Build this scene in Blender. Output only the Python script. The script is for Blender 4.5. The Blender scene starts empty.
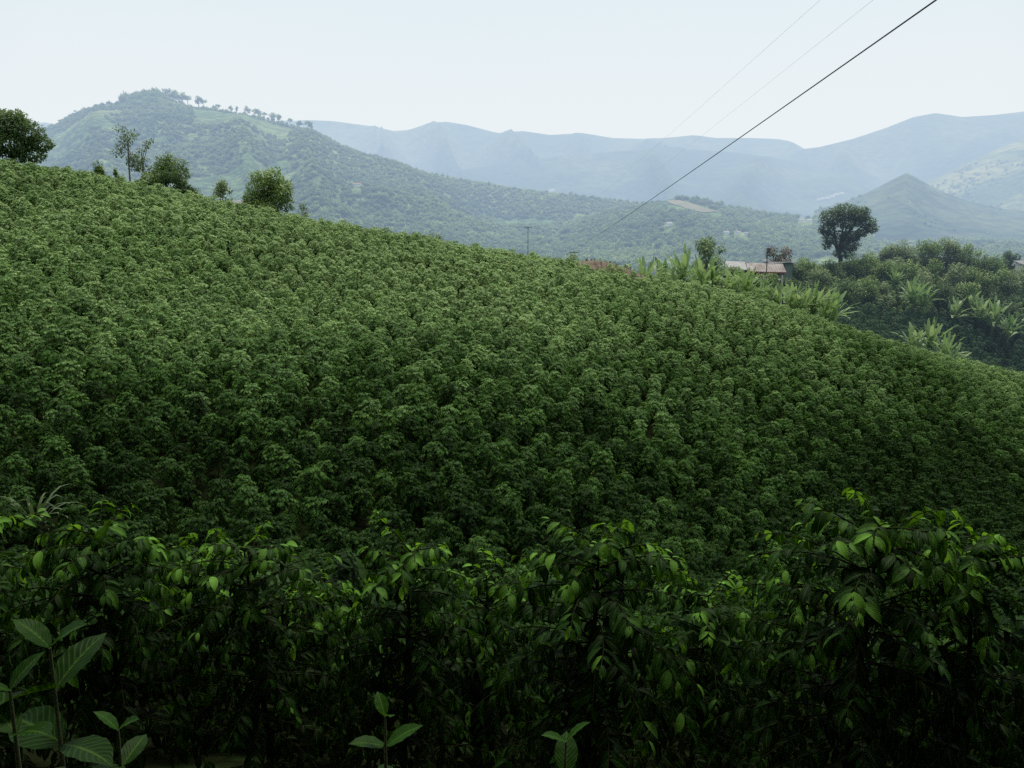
import bpy, math, random
import numpy as np
from mathutils import Vector

SC = bpy.context.scene
COL = SC.collection
PI = math.pi
rad = math.radians

# ----------------------------------------------------------------------------
# camera : eye at the origin, looking along +Y, horizon at picture row 200
# ----------------------------------------------------------------------------
F = 800.0
PITCH = math.atan((384 - 200) / F)
CP, SP = math.cos(PITCH), math.sin(PITCH)


def P(u, v, D):
    """World point seen at pixel (u, v) at ground distance D ahead of the camera."""
    a, b = (u - 512) / F, (384 - v) / F
    x, y, z = a, CP + b * SP, -SP + b * CP
    k = D / y
    return np.array([x * k, D, z * k])


def project(p):
    p = np.atleast_2d(p)
    d = p[:, 1] * CP - p[:, 2] * SP
    up = p[:, 1] * SP + p[:, 2] * CP
    d = np.where(d < 0.05, 0.05, d)
    return 512 + F * p[:, 0] / d, 384 - F * up / d, d


cam = bpy.data.cameras.new("camera")
cam.sensor_width = 36.0
cam.lens = F * 36.0 / 1024.0
cam.clip_start, cam.clip_end = 0.05, 30000.0
cam_o = bpy.data.objects.new("camera", cam)
COL.objects.link(cam_o)
cam_o.location = (0, 0, 0)
cam_o.rotation_euler = (PI / 2 - PITCH, 0, 0)
SC.camera = cam_o

# ----------------------------------------------------------------------------
# helpers
# ----------------------------------------------------------------------------


def tag(o, label=None, cat=None, group=None, kind=None):
    if label: o["label"] = label
    if cat: o["category"] = cat
    if group: o["group"] = group
    if kind: o["kind"] = kind
    return o


def empty(name, loc, rz=0.0):
    o = bpy.data.objects.new(name, None)
    COL.objects.link(o)
    o.location = loc
    o.rotation_euler = (0, 0, rz)
    o.empty_display_size = 0.2
    return o


def link(name, me, parent=None, loc=(0, 0, 0), rz=0.0, sc=1.0):
    o = bpy.data.objects.new(name, me)
    COL.objects.link(o)
    o.location = loc
    o.rotation_euler = (0, 0, rz)
    o.scale = (sc, sc, sc) if np.isscalar(sc) else sc
    if parent: o.parent = parent
    return o


def copy_tree(o, parent=None):
    c = o.copy()
    COL.objects.link(c)
    if parent: c.parent = parent
    for ch in list(o.children):
        copy_tree(ch, c)
    return c


def mesh_np(name, verts, faces, mats, mat_idx=None, uv=None, tone=None, smooth=True):
    """verts (n,3); faces: int array (m,k) or a list of such arrays."""
    if isinstance(faces, np.ndarray):
        faces = [faces]
    faces = [f for f in faces if len(f)]
    me = bpy.data.meshes.new(name)
    verts = np.asarray(verts, dtype=np.float32)
    me.vertices.add(len(verts))
    me.vertices.foreach_set("co", verts.ravel())
    loops = np.concatenate([f.ravel() for f in faces]).astype(np.int32)
    sizes = np.concatenate([np.full(len(f), f.shape[1], dtype=np.int32) for f in faces])
    starts = np.concatenate([[0], np.cumsum(sizes)[:-1]]).astype(np.int32)
    me.loops.add(len(loops))
    me.loops.foreach_set("vertex_index", loops)
    me.polygons.add(len(sizes))
    me.polygons.foreach_set("loop_start", starts)
    me.polygons.foreach_set("loop_total", sizes)
    if mat_idx is not None:
        me.polygons.foreach_set("material_index", np.asarray(mat_idx, dtype=np.int32))
    me.polygons.foreach_set("use_smooth", np.full(len(sizes), smooth, dtype=bool))
    if uv is not None:
        l = me.uv_layers.new(name="UVMap")
        l.data.foreach_set("uv", np.asarray(uv, dtype=np.float32)[loops].ravel())
    if tone is not None:
        a = me.attributes.new("tone", "FLOAT", "POINT")
        a.data.foreach_set("value", np.asarray(tone, dtype=np.float32))
    for m in (mats if isinstance(mats, (list, tuple)) else [mats]):
        me.materials.append(m)
    me.update()
    me.validate()
    return me


class MB:
    """collects shapes into one mesh"""

    def __init__(self):
        self.v, self.f, self.uv, self.tone, self.mi, self.n = [], [], [], [], [], 0

    def add(self, verts, faces, uv=None, tone=0.5, mi=0):
        verts = np.asarray(verts, dtype=float)
        n = len(verts)
        self.v.append(verts)
        faces = np.asarray(faces, dtype=np.int64)
        self.f.append(faces + self.n)
        self.uv.append(np.zeros((n, 2)) if uv is None else np.asarray(uv))
        self.tone.append(np.full(n, tone) if np.isscalar(tone) else np.asarray(tone))
        self.mi.append(np.full(len(faces), mi))
        self.n += n

    def tube(self, pts, radii, seg=6, mi=0, tone=0.5, cap=True):
        pts = np.asarray(pts, dtype=float)
        radii = np.full(len(pts), radii) if np.isscalar(radii) else np.asarray(radii, dtype=float)
        t = np.gradient(pts, axis=0)
        t /= np.linalg.norm(t, axis=1)[:, None] + 1e-9
        ref = np.array([0.0, 0.0, 1.0]) if abs(t[:, 2]).mean() < 0.8 else np.array([1.0, 0.0, 0.0])
        s = np.cross(t, ref); s /= np.linalg.norm(s, axis=1)[:, None] + 1e-9
        w = np.cross(s, t)
        an = np.arange(seg) * 2 * PI / seg
        ring = pts[:, None, :] + radii[:, None, None] * (np.cos(an)[None, :, None] * s[:, None, :] + np.sin(an)[None, :, None] * w[:, None, :])
        v = ring.reshape(-1, 3)
        f = []
        for i in range(len(pts) - 1):
            for j in range(seg):
                k = (j + 1) % seg
                f.append((i * seg + j, i * seg + k, (i + 1) * seg + k, (i + 1) * seg + j))
        self.add(v, f, tone=tone, mi=mi)
        if cap and seg == 6:
            b = (len(pts) - 1) * seg
            self.add(v[b:b + 6], [(0, 1, 2, 3), (0, 3, 4, 5)], tone=tone, mi=mi)

    def box(self, lo, hi, mi=0, tone=0.5):
        x0, y0, z0 = lo; x1, y1, z1 = hi
        v = [(x0, y0, z0), (x1, y0, z0), (x1, y1, z0), (x0, y1, z0), (x0, y0, z1), (x1, y0, z1), (x1, y1, z1), (x0, y1, z1)]
        self.add(v, [(3, 2, 1, 0), (4, 5, 6, 7), (0, 1, 5, 4), (1, 2, 6, 5), (2, 3, 7, 6), (3, 0, 4, 7)], tone=tone, mi=mi)

    def mesh(self, name, mats, smooth=True):
        v = np.concatenate(self.v)
        fs, mi = [], []
        for f, m in zip(self.f, self.mi):
            fs.append(f); mi.append(m)
        return mesh_np(name, v, fs, mats, np.concatenate(mi), np.concatenate(self.uv), np.concatenate(self.tone), smooth)


# ---------------------------------------------------------------- value noise
class Noise2:
    def __init__(self, seed):
        r = np.random.default_rng(seed)
        self.t = r.random((256, 256))

    def n(self, x, y):
        xi, yi = np.floor(x).astype(int), np.floor(y).astype(int)
        fx, fy = x - xi, y - yi
        fx, fy = fx * fx * (3 - 2 * fx), fy * fy * (3 - 2 * fy)
        t = self.t
        a, b = t[xi % 256, yi % 256], t[(xi + 1) % 256, yi % 256]
        c, d = t[xi % 256, (yi + 1) % 256], t[(xi + 1) % 256, (yi + 1) % 256]
        return (a * (1 - fx) + b * fx) * (1 - fy) + (c * (1 - fx) + d * fx) * fy - 0.5

    def fbm(self, x, y, oct=4):
        s, a = 0, 1.0
        for i in range(oct):
            s = s + a * self.n(x * 2 ** i + 17.3 * i, y * 2 ** i + 5.1 * i)
            a *= 0.5
        return s


NZ = Noise2(3)

# ----------------------------------------------------------------------------
# materials
# ----------------------------------------------------------------------------


def new_mat(name):
    m = bpy.data.materials.new(name)
    m.use_nodes = True
    nt = m.node_tree
    for n in list(nt.nodes): nt.nodes.remove(n)
    return m, nt


def N(nt, t, **kw):
    n = nt.nodes.new(t)
    for k, v in kw.items():
        if k == "op": n.operation = v
        elif k.startswith("i_"): n.inputs[k[2:].replace("_", " ")].default_value = v
        else: setattr(n, k, v)
    return n


def math_node(nt, op, a, b=None, clamp=False):
    n = nt.nodes.new("ShaderNodeMath"); n.operation = op; n.use_clamp = clamp
    for i, x in enumerate((a, b)):
        if x is None: continue
        if isinstance(x, (int, float)): n.inputs[i].default_value = x
        else: nt.links.new(x, n.inputs[i])
    return n.outputs[0]


def ramp(nt, fac, stops):
    r = nt.nodes.new("ShaderNodeValToRGB")
    e = r.color_ramp.elements
    while len(e) < len(stops): e.new(0.5)
    for i, (p, c) in enumerate(stops):
        e[i].position = p; e[i].color = (*c, 1)
    nt.links.new(fac, r.inputs[0])
    return r.outputs[0]


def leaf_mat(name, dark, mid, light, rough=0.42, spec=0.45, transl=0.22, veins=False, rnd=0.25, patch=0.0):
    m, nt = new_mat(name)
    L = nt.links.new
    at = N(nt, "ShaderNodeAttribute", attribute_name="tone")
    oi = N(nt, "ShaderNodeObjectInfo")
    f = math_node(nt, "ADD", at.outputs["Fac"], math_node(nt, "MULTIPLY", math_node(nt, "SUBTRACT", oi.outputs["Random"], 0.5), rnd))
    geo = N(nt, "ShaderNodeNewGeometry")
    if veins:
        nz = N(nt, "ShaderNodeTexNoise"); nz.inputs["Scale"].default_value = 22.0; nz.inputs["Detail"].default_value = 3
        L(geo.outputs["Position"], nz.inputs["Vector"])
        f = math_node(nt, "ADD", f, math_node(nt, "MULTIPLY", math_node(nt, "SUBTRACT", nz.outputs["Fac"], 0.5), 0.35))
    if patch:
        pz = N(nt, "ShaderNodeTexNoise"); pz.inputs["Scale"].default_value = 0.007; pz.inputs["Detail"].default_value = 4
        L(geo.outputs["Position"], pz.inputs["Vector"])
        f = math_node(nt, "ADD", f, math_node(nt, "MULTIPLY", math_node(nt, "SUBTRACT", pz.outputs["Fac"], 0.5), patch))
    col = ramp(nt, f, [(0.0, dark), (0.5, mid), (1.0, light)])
    bs = N(nt, "ShaderNodeBsdfPrincipled")
    bs.inputs["Roughness"].default_value = rough
    bs.inputs["Specular IOR Level"].default_value = spec
    if veins:
        uv = N(nt, "ShaderNodeUVMap", uv_map="UVMap")
        sx = N(nt, "ShaderNodeSeparateXYZ"); L(uv.outputs[0], sx.inputs[0])
        av = math_node(nt, "ABSOLUTE", math_node(nt, "SUBTRACT", sx.outputs[1], 0.5))
        ph = math_node(nt, "SUBTRACT", math_node(nt, "MULTIPLY", sx.outputs[0], 58.0), math_node(nt, "MULTIPLY", av, 34.0))
        wv = math_node(nt, "POWER", math_node(nt, "ADD", math_node(nt, "MULTIPLY", math_node(nt, "SINE", ph), 0.5), 0.5), 3.0)
        mr = math_node(nt, "SUBTRACT", 1.0, math_node(nt, "MULTIPLY", av, 16.0), True)
        vein = math_node(nt, "MAXIMUM", math_node(nt, "MULTIPLY", wv, 0.08 if veins is True else veins), math_node(nt, "MULTIPLY", mr, 0.3))
        mx = N(nt, "ShaderNodeMix", data_type="RGBA")
        L(vein, mx.inputs["Factor"]); L(col, mx.inputs[6])
        mx.inputs[7].default_value = (light[0] * 1.25, light[1] * 1.15, light[2] * 1.3, 1)
        col = mx.outputs[2]
        bp = N(nt, "ShaderNodeBump"); bp.inputs["Strength"].default_value = 0.3; bp.inputs["Distance"].default_value = 0.0025
        L(math_node(nt, "ADD", wv, mr), bp.inputs["Height"]); L(bp.outputs[0], bs.inputs["Normal"])
    L(col, bs.inputs["Base Color"])
    tr = N(nt, "ShaderNodeBsdfTranslucent")
    hs = N(nt, "ShaderNodeHueSaturation"); hs.inputs["Saturation"].default_value = 1.1; hs.inputs["Value"].default_value = 1.3
    hs.inputs["Hue"].default_value = 0.485
    L(col, hs.inputs["Color"]); L(hs.outputs[0], tr.inputs[0])
    mix = N(nt, "ShaderNodeMixShader"); mix.inputs[0].default_value = transl
    L(bs.outputs[0], mix.inputs[1]); L(tr.outputs[0], mix.inputs[2])
    out = N(nt, "ShaderNodeOutputMaterial"); L(mix.outputs[0], out.inputs[0])
    return m


def surf_mat(name, stops, scale=1.0, detail=6, rough=0.9, bump=0.0, bump_scale=None, spec=0.15):
    m, nt = new_mat(name)
    L = nt.links.new
    tc = N(nt, "ShaderNodeNewGeometry")
    nz = N(nt, "ShaderNodeTexNoise"); nz.inputs["Scale"].default_value = scale; nz.inputs["Detail"].default_value = detail; nz.inputs["Roughness"].default_value = 0.65
    L(tc.outputs["Position"], nz.inputs["Vector"])
    col = ramp(nt, nz.outputs["Fac"], stops)
    bs = N(nt, "ShaderNodeBsdfPrincipled"); bs.inputs["Roughness"].default_value = rough; bs.inputs["Specular IOR Level"].default_value = spec
    L(col, bs.inputs["Base Color"])
    if bump:
        n2 = N(nt, "ShaderNodeTexNoise"); n2.inputs["Scale"].default_value = bump_scale or scale * 4; n2.inputs["Detail"].default_value = 6
        L(tc.outputs["Position"], n2.inputs["Vector"])
        bp = N(nt, "ShaderNodeBump"); bp.inputs["Strength"].default_value = 0.8; bp.inputs["Distance"].default_value = bump
        L(n2.outputs["Fac"], bp.inputs["Height"]); L(bp.outputs[0], bs.inputs["Normal"])
    out = N(nt, "ShaderNodeOutputMaterial"); L(bs.outputs[0], out.inputs[0])
    return m


def hill_mat(name, forest, grass, field, scale=0.004, bump=3.0, fine=0.05):
    """large patches of wood, pasture and crops, broken up by fine tree-sized mottling"""
    m, nt = new_mat(name)
    L = nt.links.new
    g = N(nt, "ShaderNodeNewGeometry")
    n1 = N(nt, "ShaderNodeTexNoise"); n1.inputs["Scale"].default_value = scale; n1.inputs["Detail"].default_value = 5; n1.inputs["Roughness"].default_value = 0.6
    n1.inputs["Distortion"].default_value = 0.6
    vo = N(nt, "ShaderNodeTexVoronoi"); vo.inputs["Scale"].default_value = scale * 2.6; vo.inputs["Randomness"].default_value = 1.0
    n2 = N(nt, "ShaderNodeTexNoise"); n2.inputs["Scale"].default_value = fine; n2.inputs["Detail"].default_value = 4; n2.inputs["Roughness"].default_value = 0.7
    v2 = N(nt, "ShaderNodeTexVoronoi"); v2.inputs["Scale"].default_value = fine * 2.2
    for n in (n1, vo, n2, v2): L(g.outputs["Position"], n.inputs["Vector"])
    patch = ramp(nt, n1.outputs["Fac"], [(0.40, forest), (0.50, grass), (0.62, field)])
    hv = N(nt, "ShaderNodeMix", data_type="RGBA"); hv.blend_type = "MULTIPLY"
    hv.inputs["Factor"].default_value = 0.5
    L(patch, hv.inputs[6])
    cr = ramp(nt, vo.outputs["Color"], [(0.0, (0.55, 0.62, 0.55)), (1.0, (1.2, 1.15, 1.0))])
    L(cr, hv.inputs[7])
    mo = N(nt, "ShaderNodeMix", data_type="RGBA"); mo.blend_type = "MULTIPLY"; mo.inputs["Factor"].default_value = 0.85
    L(hv.outputs[2], mo.inputs[6])
    mott = ramp(nt, n2.outputs["Fac"], [(0.36, (0.35, 0.42, 0.38)), (0.60, (1.25, 1.25, 1.1))])
    L(mott, mo.inputs[7])
    bs = N(nt, "ShaderNodeBsdfPrincipled"); bs.inputs["Roughness"].default_value = 0.95; bs.inputs["Specular IOR Level"].default_value = 0.05
    L(mo.outputs[2], bs.inputs["Base Color"])
    bp = N(nt, "ShaderNodeBump"); bp.inputs["Strength"].default_value = 1.0; bp.inputs["Distance"].default_value = bump; bp.invert = True
    L(v2.outputs["Distance"], bp.inputs["Height"]); L(bp.outputs[0], bs.inputs["Normal"])
    out = N(nt, "ShaderNodeOutputMaterial"); L(bs.outputs[0], out.inputs[0])
    return m


M = {}
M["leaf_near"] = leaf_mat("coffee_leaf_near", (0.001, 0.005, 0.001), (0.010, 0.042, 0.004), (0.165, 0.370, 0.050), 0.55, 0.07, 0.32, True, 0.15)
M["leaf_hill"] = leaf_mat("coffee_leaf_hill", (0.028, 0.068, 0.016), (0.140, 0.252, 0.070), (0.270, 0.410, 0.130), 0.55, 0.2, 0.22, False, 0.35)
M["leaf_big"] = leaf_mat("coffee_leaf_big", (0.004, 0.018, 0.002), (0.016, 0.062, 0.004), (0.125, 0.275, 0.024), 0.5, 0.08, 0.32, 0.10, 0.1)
M["leaf_lit"] = leaf_mat("coffee_leaf_lit", (0.036, 0.080, 0.022), (0.190, 0.310, 0.098), (0.320, 0.450, 0.175), 0.55, 0.22, 0.22, False, 0.35)  # lit to deep-shade copies of one slope leaf, shade put into the colour
M["leaf_half_shade"] = leaf_mat("coffee_leaf_half_shade", (0.012, 0.036, 0.008), (0.076, 0.160, 0.036), (0.175, 0.300, 0.076), 0.55, 0.14, 0.22, False, 0.3)
M["leaf_shade"] = leaf_mat("coffee_leaf_shade", (0.005, 0.018, 0.003), (0.032, 0.086, 0.012), (0.078, 0.165, 0.026), 0.55, 0.09, 0.2, False, 0.3)
M["leaf_deep_shade"] = leaf_mat("coffee_leaf_deep_shade", (0.002, 0.007, 0.001), (0.010, 0.032, 0.004), (0.038, 0.088, 0.013), 0.55, 0.05, 0.2, False, 0.3)
M["leaf_dark"] = leaf_mat("coffee_leaf_old", (0.012, 0.036, 0.015), (0.032, 0.082, 0.032), (0.065, 0.135, 0.050), 0.55, 0.12, 0.18, False, 0.3)
M["banana"] = leaf_mat("banana_leaf", (0.065, 0.130, 0.046), (0.180, 0.295, 0.110), (0.330, 0.440, 0.220), 0.45, 0.35, 0.38, False, 0.3)
M["tree_dark"] = leaf_mat("tree_leaf_dark", (0.034, 0.070, 0.026), (0.082, 0.145, 0.050), (0.150, 0.230, 0.085), 0.55, 0.25, 0.32)
M["tree_green"] = leaf_mat("tree_leaf_green", (0.070, 0.130, 0.036), (0.160, 0.260, 0.072), (0.250, 0.350, 0.120), 0.5, 0.3, 0.2)
M["tree_pale"] = leaf_mat("tree_leaf_pale", (0.100, 0.160, 0.070), (0.190, 0.270, 0.120), (0.280, 0.350, 0.180), 0.55, 0.3, 0.25)
M["tree_red"] = leaf_mat("tree_leaf_reddish", (0.035, 0.070, 0.018), (0.120, 0.090, 0.040), (0.220, 0.090, 0.055), 0.55, 0.3, 0.2)
M["forest"] = leaf_mat("forest_leaf", (0.075, 0.135, 0.058), (0.185, 0.285, 0.110), (0.320, 0.410, 0.170), 0.6, 0.2, 0.3, False, 0.5, 1.5)
M["grass"] = leaf_mat("grass_blade", (0.03, 0.06, 0.018), (0.06, 0.10, 0.035), (0.10, 0.15, 0.06), 0.5, 0.25, 0.25)
M["bark"] = surf_mat("bark", [(0.3, (0.035, 0.026, 0.018)), (0.7, (0.10, 0.08, 0.06))], 9.0, 6, 0.9, 0.02, 30)
M["twig"] = surf_mat("green_brown_twig", [(0.3, (0.012, 0.014, 0.006)), (0.7, (0.030, 0.034, 0.014))], 12.0, 4, 0.9, 0.0, None, 0.0)
M["bark_pale"] = surf_mat("pale_bark", [(0.3, (0.13, 0.115, 0.09)), (0.7, (0.30, 0.27, 0.22))], 5.0, 5, 0.9, 0.01, 20)
M["banana_stem"] = surf_mat("banana_stem", [(0.3, (0.06, 0.07, 0.03)), (0.7, (0.16, 0.17, 0.08))], 6.0, 4, 0.6)
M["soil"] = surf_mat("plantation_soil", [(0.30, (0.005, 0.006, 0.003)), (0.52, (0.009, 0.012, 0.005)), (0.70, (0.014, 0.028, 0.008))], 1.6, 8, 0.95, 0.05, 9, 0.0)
M["red_soil"] = surf_mat("bare_red_soil", [(0.3, (0.10, 0.078, 0.062)), (0.5, (0.15, 0.112, 0.090)), (0.72, (0.20, 0.155, 0.125))], 1.1, 8, 0.95, 0.12, 5)
M["litter"] = surf_mat("dry_leaf", [(0.3, (0.03, 0.028, 0.018)), (0.7, (0.11, 0.10, 0.07))], 8.0, 3, 0.8)
M["valley"] = hill_mat("valley_ground", (0.085, 0.150, 0.062), (0.150, 0.220, 0.086), (0.230, 0.275, 0.120), 0.0045, 4.0, 0.06)
M["m_near"] = hill_mat("wooded_slope", (0.085, 0.145, 0.065), (0.135, 0.195, 0.088), (0.190, 0.235, 0.112), 0.0050, 4.0, 0.055)
M["m_far"] = hill_mat("far_ridge_slope", (0.026, 0.056, 0.036), (0.044, 0.078, 0.044), (0.075, 0.105, 0.058), 0.0022, 5.0, 0.03)
M["m_right"] = hill_mat("pasture_slope", (0.060, 0.105, 0.044), (0.140, 0.175, 0.075), (0.230, 0.235, 0.110), 0.0030, 4.0, 0.04)
M["tin"] = surf_mat("weathered_tin", [(0.34, (0.15, 0.115, 0.105)), (0.50, (0.22, 0.195, 0.185)), (0.66, (0.32, 0.31, 0.305))], 0.55, 5, 0.6, 0.01, 6)
M["tin_pale"] = surf_mat("pale_tin", [(0.3, (0.17, 0.18, 0.18)), (0.7, (0.34, 0.35, 0.345))], 0.8, 5, 0.5)
M["plaster"] = surf_mat("old_plaster", [(0.3, (0.30, 0.27, 0.25)), (0.7, (0.50, 0.46, 0.43))], 0.9, 5, 0.85)
M["green_wall"] = surf_mat("green_painted_boards", [(0.3, (0.10, 0.15, 0.13)), (0.7, (0.19, 0.25, 0.21))], 0.8, 5, 0.8)
M["red_trim"] = surf_mat("red_trim", [(0.3, (0.20, 0.07, 0.055)), (0.7, (0.30, 0.13, 0.10))], 1.2, 4, 0.8)
M["opening"] = surf_mat("dark_opening", [(0.3, (0.012, 0.014, 0.014)), (0.7, (0.03, 0.03, 0.03))], 2.0, 3, 0.4)
M["clay"] = surf_mat("clay_roof", [(0.3, (0.20, 0.12, 0.09)), (0.7, (0.36, 0.24, 0.18))], 0.6, 4, 0.9)
M["white"] = surf_mat("white_wall", [(0.3, (0.66, 0.66, 0.64)), (0.7, (0.80, 0.80, 0.78))], 0.4, 4, 0.8)
M["cable"] = surf_mat("black_cable", [(0.3, (0.035, 0.046, 0.046)), (0.7, (0.055, 0.066, 0.066))], 2.0, 2, 0.6)
M["wire"] = surf_mat("aluminium_wire", [(0.3, (0.22, 0.25, 0.26)), (0.7, (0.36, 0.38, 0.39))], 2.0, 2, 0.5)
M["pole"] = surf_mat("weathered_wood_pole", [(0.3, (0.07, 0.065, 0.055)), (0.7, (0.15, 0.14, 0.12))], 3.0, 4, 0.9)
M["post"] = surf_mat("pale_post", [(0.3, (0.45, 0.44, 0.42)), (0.7, (0.66, 0.65, 0.62))], 3.0, 4, 0.8)

# ----------------------------------------------------------------------------
# near terrain : smooth surface through surveyed canopy heights, ground below it
# ----------------------------------------------------------------------------
CANOPY = 1.5
ctrl = []


def cp(u, v, D): ctrl.append(P(u, v, D))
def cz(x, y, z): ctrl.append(np.array([x, y, z], dtype=float))


RIDGE = [(-380, 128, 96), (-150, 142, 96), (0, 160, 96), (120, 178, 96), (250, 206, 96), (380, 231, 96), (512, 255, 97), (640, 275, 100),
         (760, 297, 105), (860, 331, 110), (940, 354, 113), (1024, 373, 116), (1250, 440, 118)]
for u, v, D in RIDGE:
    cp(u, v, D)
    q = P(u, v, D)
    s = q / np.linalg.norm(q[:2])
    for dd, dz in ((16, -4.5), (34, -13.0)):
        if u > 560 and dd > 30: continue
        cz(q[0] + s[0] * dd, q[1] + s[1] * dd, q[2] + dz)
for u, rows in {
    -300: [(250, 62), (450, 28)],
    0: [(200, 79), (250, 62), (320, 45), (400, 33), (450, 28), (510, 23)],
    250: [(250, 73), (300, 58), (400, 37), (500, 28)],
    512: [(300, 69), (410, 43), (500, 33), (550, 28)],
    700: [(350, 74), (450, 52), (530, 42)],
    860: [(400, 80), (500, 59), (550, 51)],
    1020: [(450, 82), (540, 60)],
    1280: [(520, 88), (600, 66)],
}.items():
    for v, D in rows: cp(u, v, D)
# near side, falling away from the camera
for x, y, g in [(0, 0, -1.65), (-4, 0, -1.5), (4, 0, -1.9), (0, 4.6, -3.95), (-4, 4.6, -3.7), (4, 4.6, -3.95), (0, 9, -6.6), (-7, 9, -6.0),
                (7, 9, -7.6), (0, 15, -10.2), (-12, 15, -9.0), (10, 15, -12.2), (20, 25, -19), (0, 21, -13.0), (-16, 19, -10.2), (30, 40, -25.5), (16, 12, -13),
                (0, -6, 1.2), (-10, -6, 1.6), (10, -6, 0.6), (0, -16, 5.6), (-25, -10, 4), (25, -10, -0.5), (0, -40, 15), (-50, -40, 17), (50, -40, 9),
                (-40, 5, -2), (40, 5, -11), (-60, 30, -3), (60, 45, -29), (-90, 0, 4), (90, 20, -22)]:
    cz(x, y, g + CANOPY)
# second hill on the right, and the flat shoulder with the farmhouse
for u, v, D in [(900, 352, 136), (1020, 385, 146), (1150, 410, 150), (820, 325, 133), (700, 296, 128), (860, 262, 186), (1000, 262, 195), (930, 250, 200), (1100, 272, 200),
                (800, 276, 165), (740, 282, 150), (640, 284, 134), (590, 282, 140), (880, 310, 155), (960, 318, 160), (1024, 335, 160), (1150, 330, 170)]:
    cp(u, v, D)
for x, y, z in [(90, 255, -30), (150, 255, -34), (30, 235, -36), (-20, 180, -34), (-60, 175, -28), (-110, 170, -20), (200, 220, -36), (200, 130, -40), (-120, 60, 2),
                (-160, 260, -44), (60, 300, -50), (-60, 300, -52), (220, 300, -50), (150, 60, -36), (160, -20, -26), (-160, -20, 6), (-170, 120, -4)]:
    cz(x, y, z)
ctrl = np.array(ctrl)
CS = 60.0
X0 = ctrl[:, :2] / CS


def tps_k(r2):
    return np.where(r2 > 1e-12, 0.5 * r2 * np.log(r2 + 1e-12), 0.0)


def tps_fit(X, z, lam):
    n = len(X)
    d2 = ((X[:, None, :] - X[None, :, :]) ** 2).sum(2)
    A = np.zeros((n + 3, n + 3))
    A[:n, :n] = tps_k(d2) + lam * np.eye(n)
    A[:n, n] = 1; A[:n, n + 1:] = X
    A[n, :n] = 1; A[n + 1:, :n] = X.T
    return np.linalg.solve(A, np.concatenate([z, [0, 0, 0]]))


WT = tps_fit(X0, ctrl[:, 2], 0.004)


def ground(x, y):
    x, y = np.atleast_1d(np.asarray(x, dtype=float)), np.atleast_1d(np.asarray(y, dtype=float))
    out = np.empty(len(x))
    n = len(X0)
    for a in range(0, len(x), 4000):
        q = np.stack([x[a:a + 4000], y[a:a + 4000]], 1) / CS
        d2 = ((q[:, None, :] - X0[None, :, :]) ** 2).sum(2)
        out[a:a + 4000] = tps_k(d2) @ WT[:n] + WT[n] + q @ WT[n + 1:]
    return out - CANOPY + 0.35 * NZ.fbm(x * 0.09 + 40, y * 0.09 + 40, 3)


def gz(x, y): return float(ground(x, y)[0])


def grid_mesh(name, X, Y, Z, mat):
    ny, nx = X.shape
    v = np.stack([X.ravel(), Y.ravel(), Z.ravel()], 1)
    i = np.arange(ny * nx).reshape(ny, nx)
    f = np.stack([i[:-1, :-1].ravel(), i[:-1, 1:].ravel(), i[1:, 1:].ravel(), i[1:, :-1].ravel()], 1)
    return mesh_np(name, v, f, mat)


xs = np.linspace(-150, 215, 244); ys = np.linspace(-60, 300, 241)
XX, YY = np.meshgrid(xs, ys)
ZZ = ground(XX.ravel(), YY.ravel()).reshape(XX.shape)
edge = np.clip(np.minimum.reduce([XX + 150, 215 - XX, 300 - YY]) / 40.0, 0, 1)
ZZ = ZZ * edge + (np.minimum(ZZ, -62)) * (1 - edge)
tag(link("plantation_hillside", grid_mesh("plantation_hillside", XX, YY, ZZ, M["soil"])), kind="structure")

# ----------------------------------------------------------------------------
# leaves and bushes
# ----------------------------------------------------------------------------


def leaf_template(nx, ny, width=0.42, fold=0.18, droop=0.22, wave=0.0):
    t = np.linspace(0, 1, nx); s = np.linspace(-1, 1, ny)
    T, S = np.meshgrid(t, s, indexing="ij")
    w = np.sin(PI * np.clip(T, 0, 1) ** 0.85) ** 0.85
    w = np.where(T > 0.8, w * (1 - 0.55 * (T - 0.8) / 0.2), w) + 0.015
    y = S * w * width * 0.5
    z = fold * np.abs(y) - droop * T ** 2 + wave * np.sin(T * 26) * np.abs(S) ** 1.5 * w
    x = T - 0.12 * T ** 3 * (droop / 0.22)
    v = np.stack([x.ravel(), y.ravel(), z.ravel()], 1)
    i = np.arange(nx * ny).reshape(nx, ny)
    f = np.stack([i[:-1, :-1].ravel(), i[1:, :-1].ravel(), i[1:, 1:].ravel(), i[:-1, 1:].ravel()], 1)
    uv = np.stack([T.ravel(), (S.ravel() + 1) / 2], 1)
    return v, f, uv


LT_NEAR = leaf_template(9, 5, 0.37, 0.22, 0.34, 0.012)
LT_BIG = leaf_template(15, 7, 0.46, 0.22, 0.20, 0.012)
LT_MID = leaf_template(4, 3, 0.46, 0.25, 0.30)
LT_FAR = (np.array([[0, 0, 0], [0.5, 0.24, 0.02], [1, 0, -0.15], [0.5, -0.24, 0.02]]), np.array([[0, 3, 2, 1]]), np.array([[0, .5], [.5, 1], [1, .5], [.5, 0]]))


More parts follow.
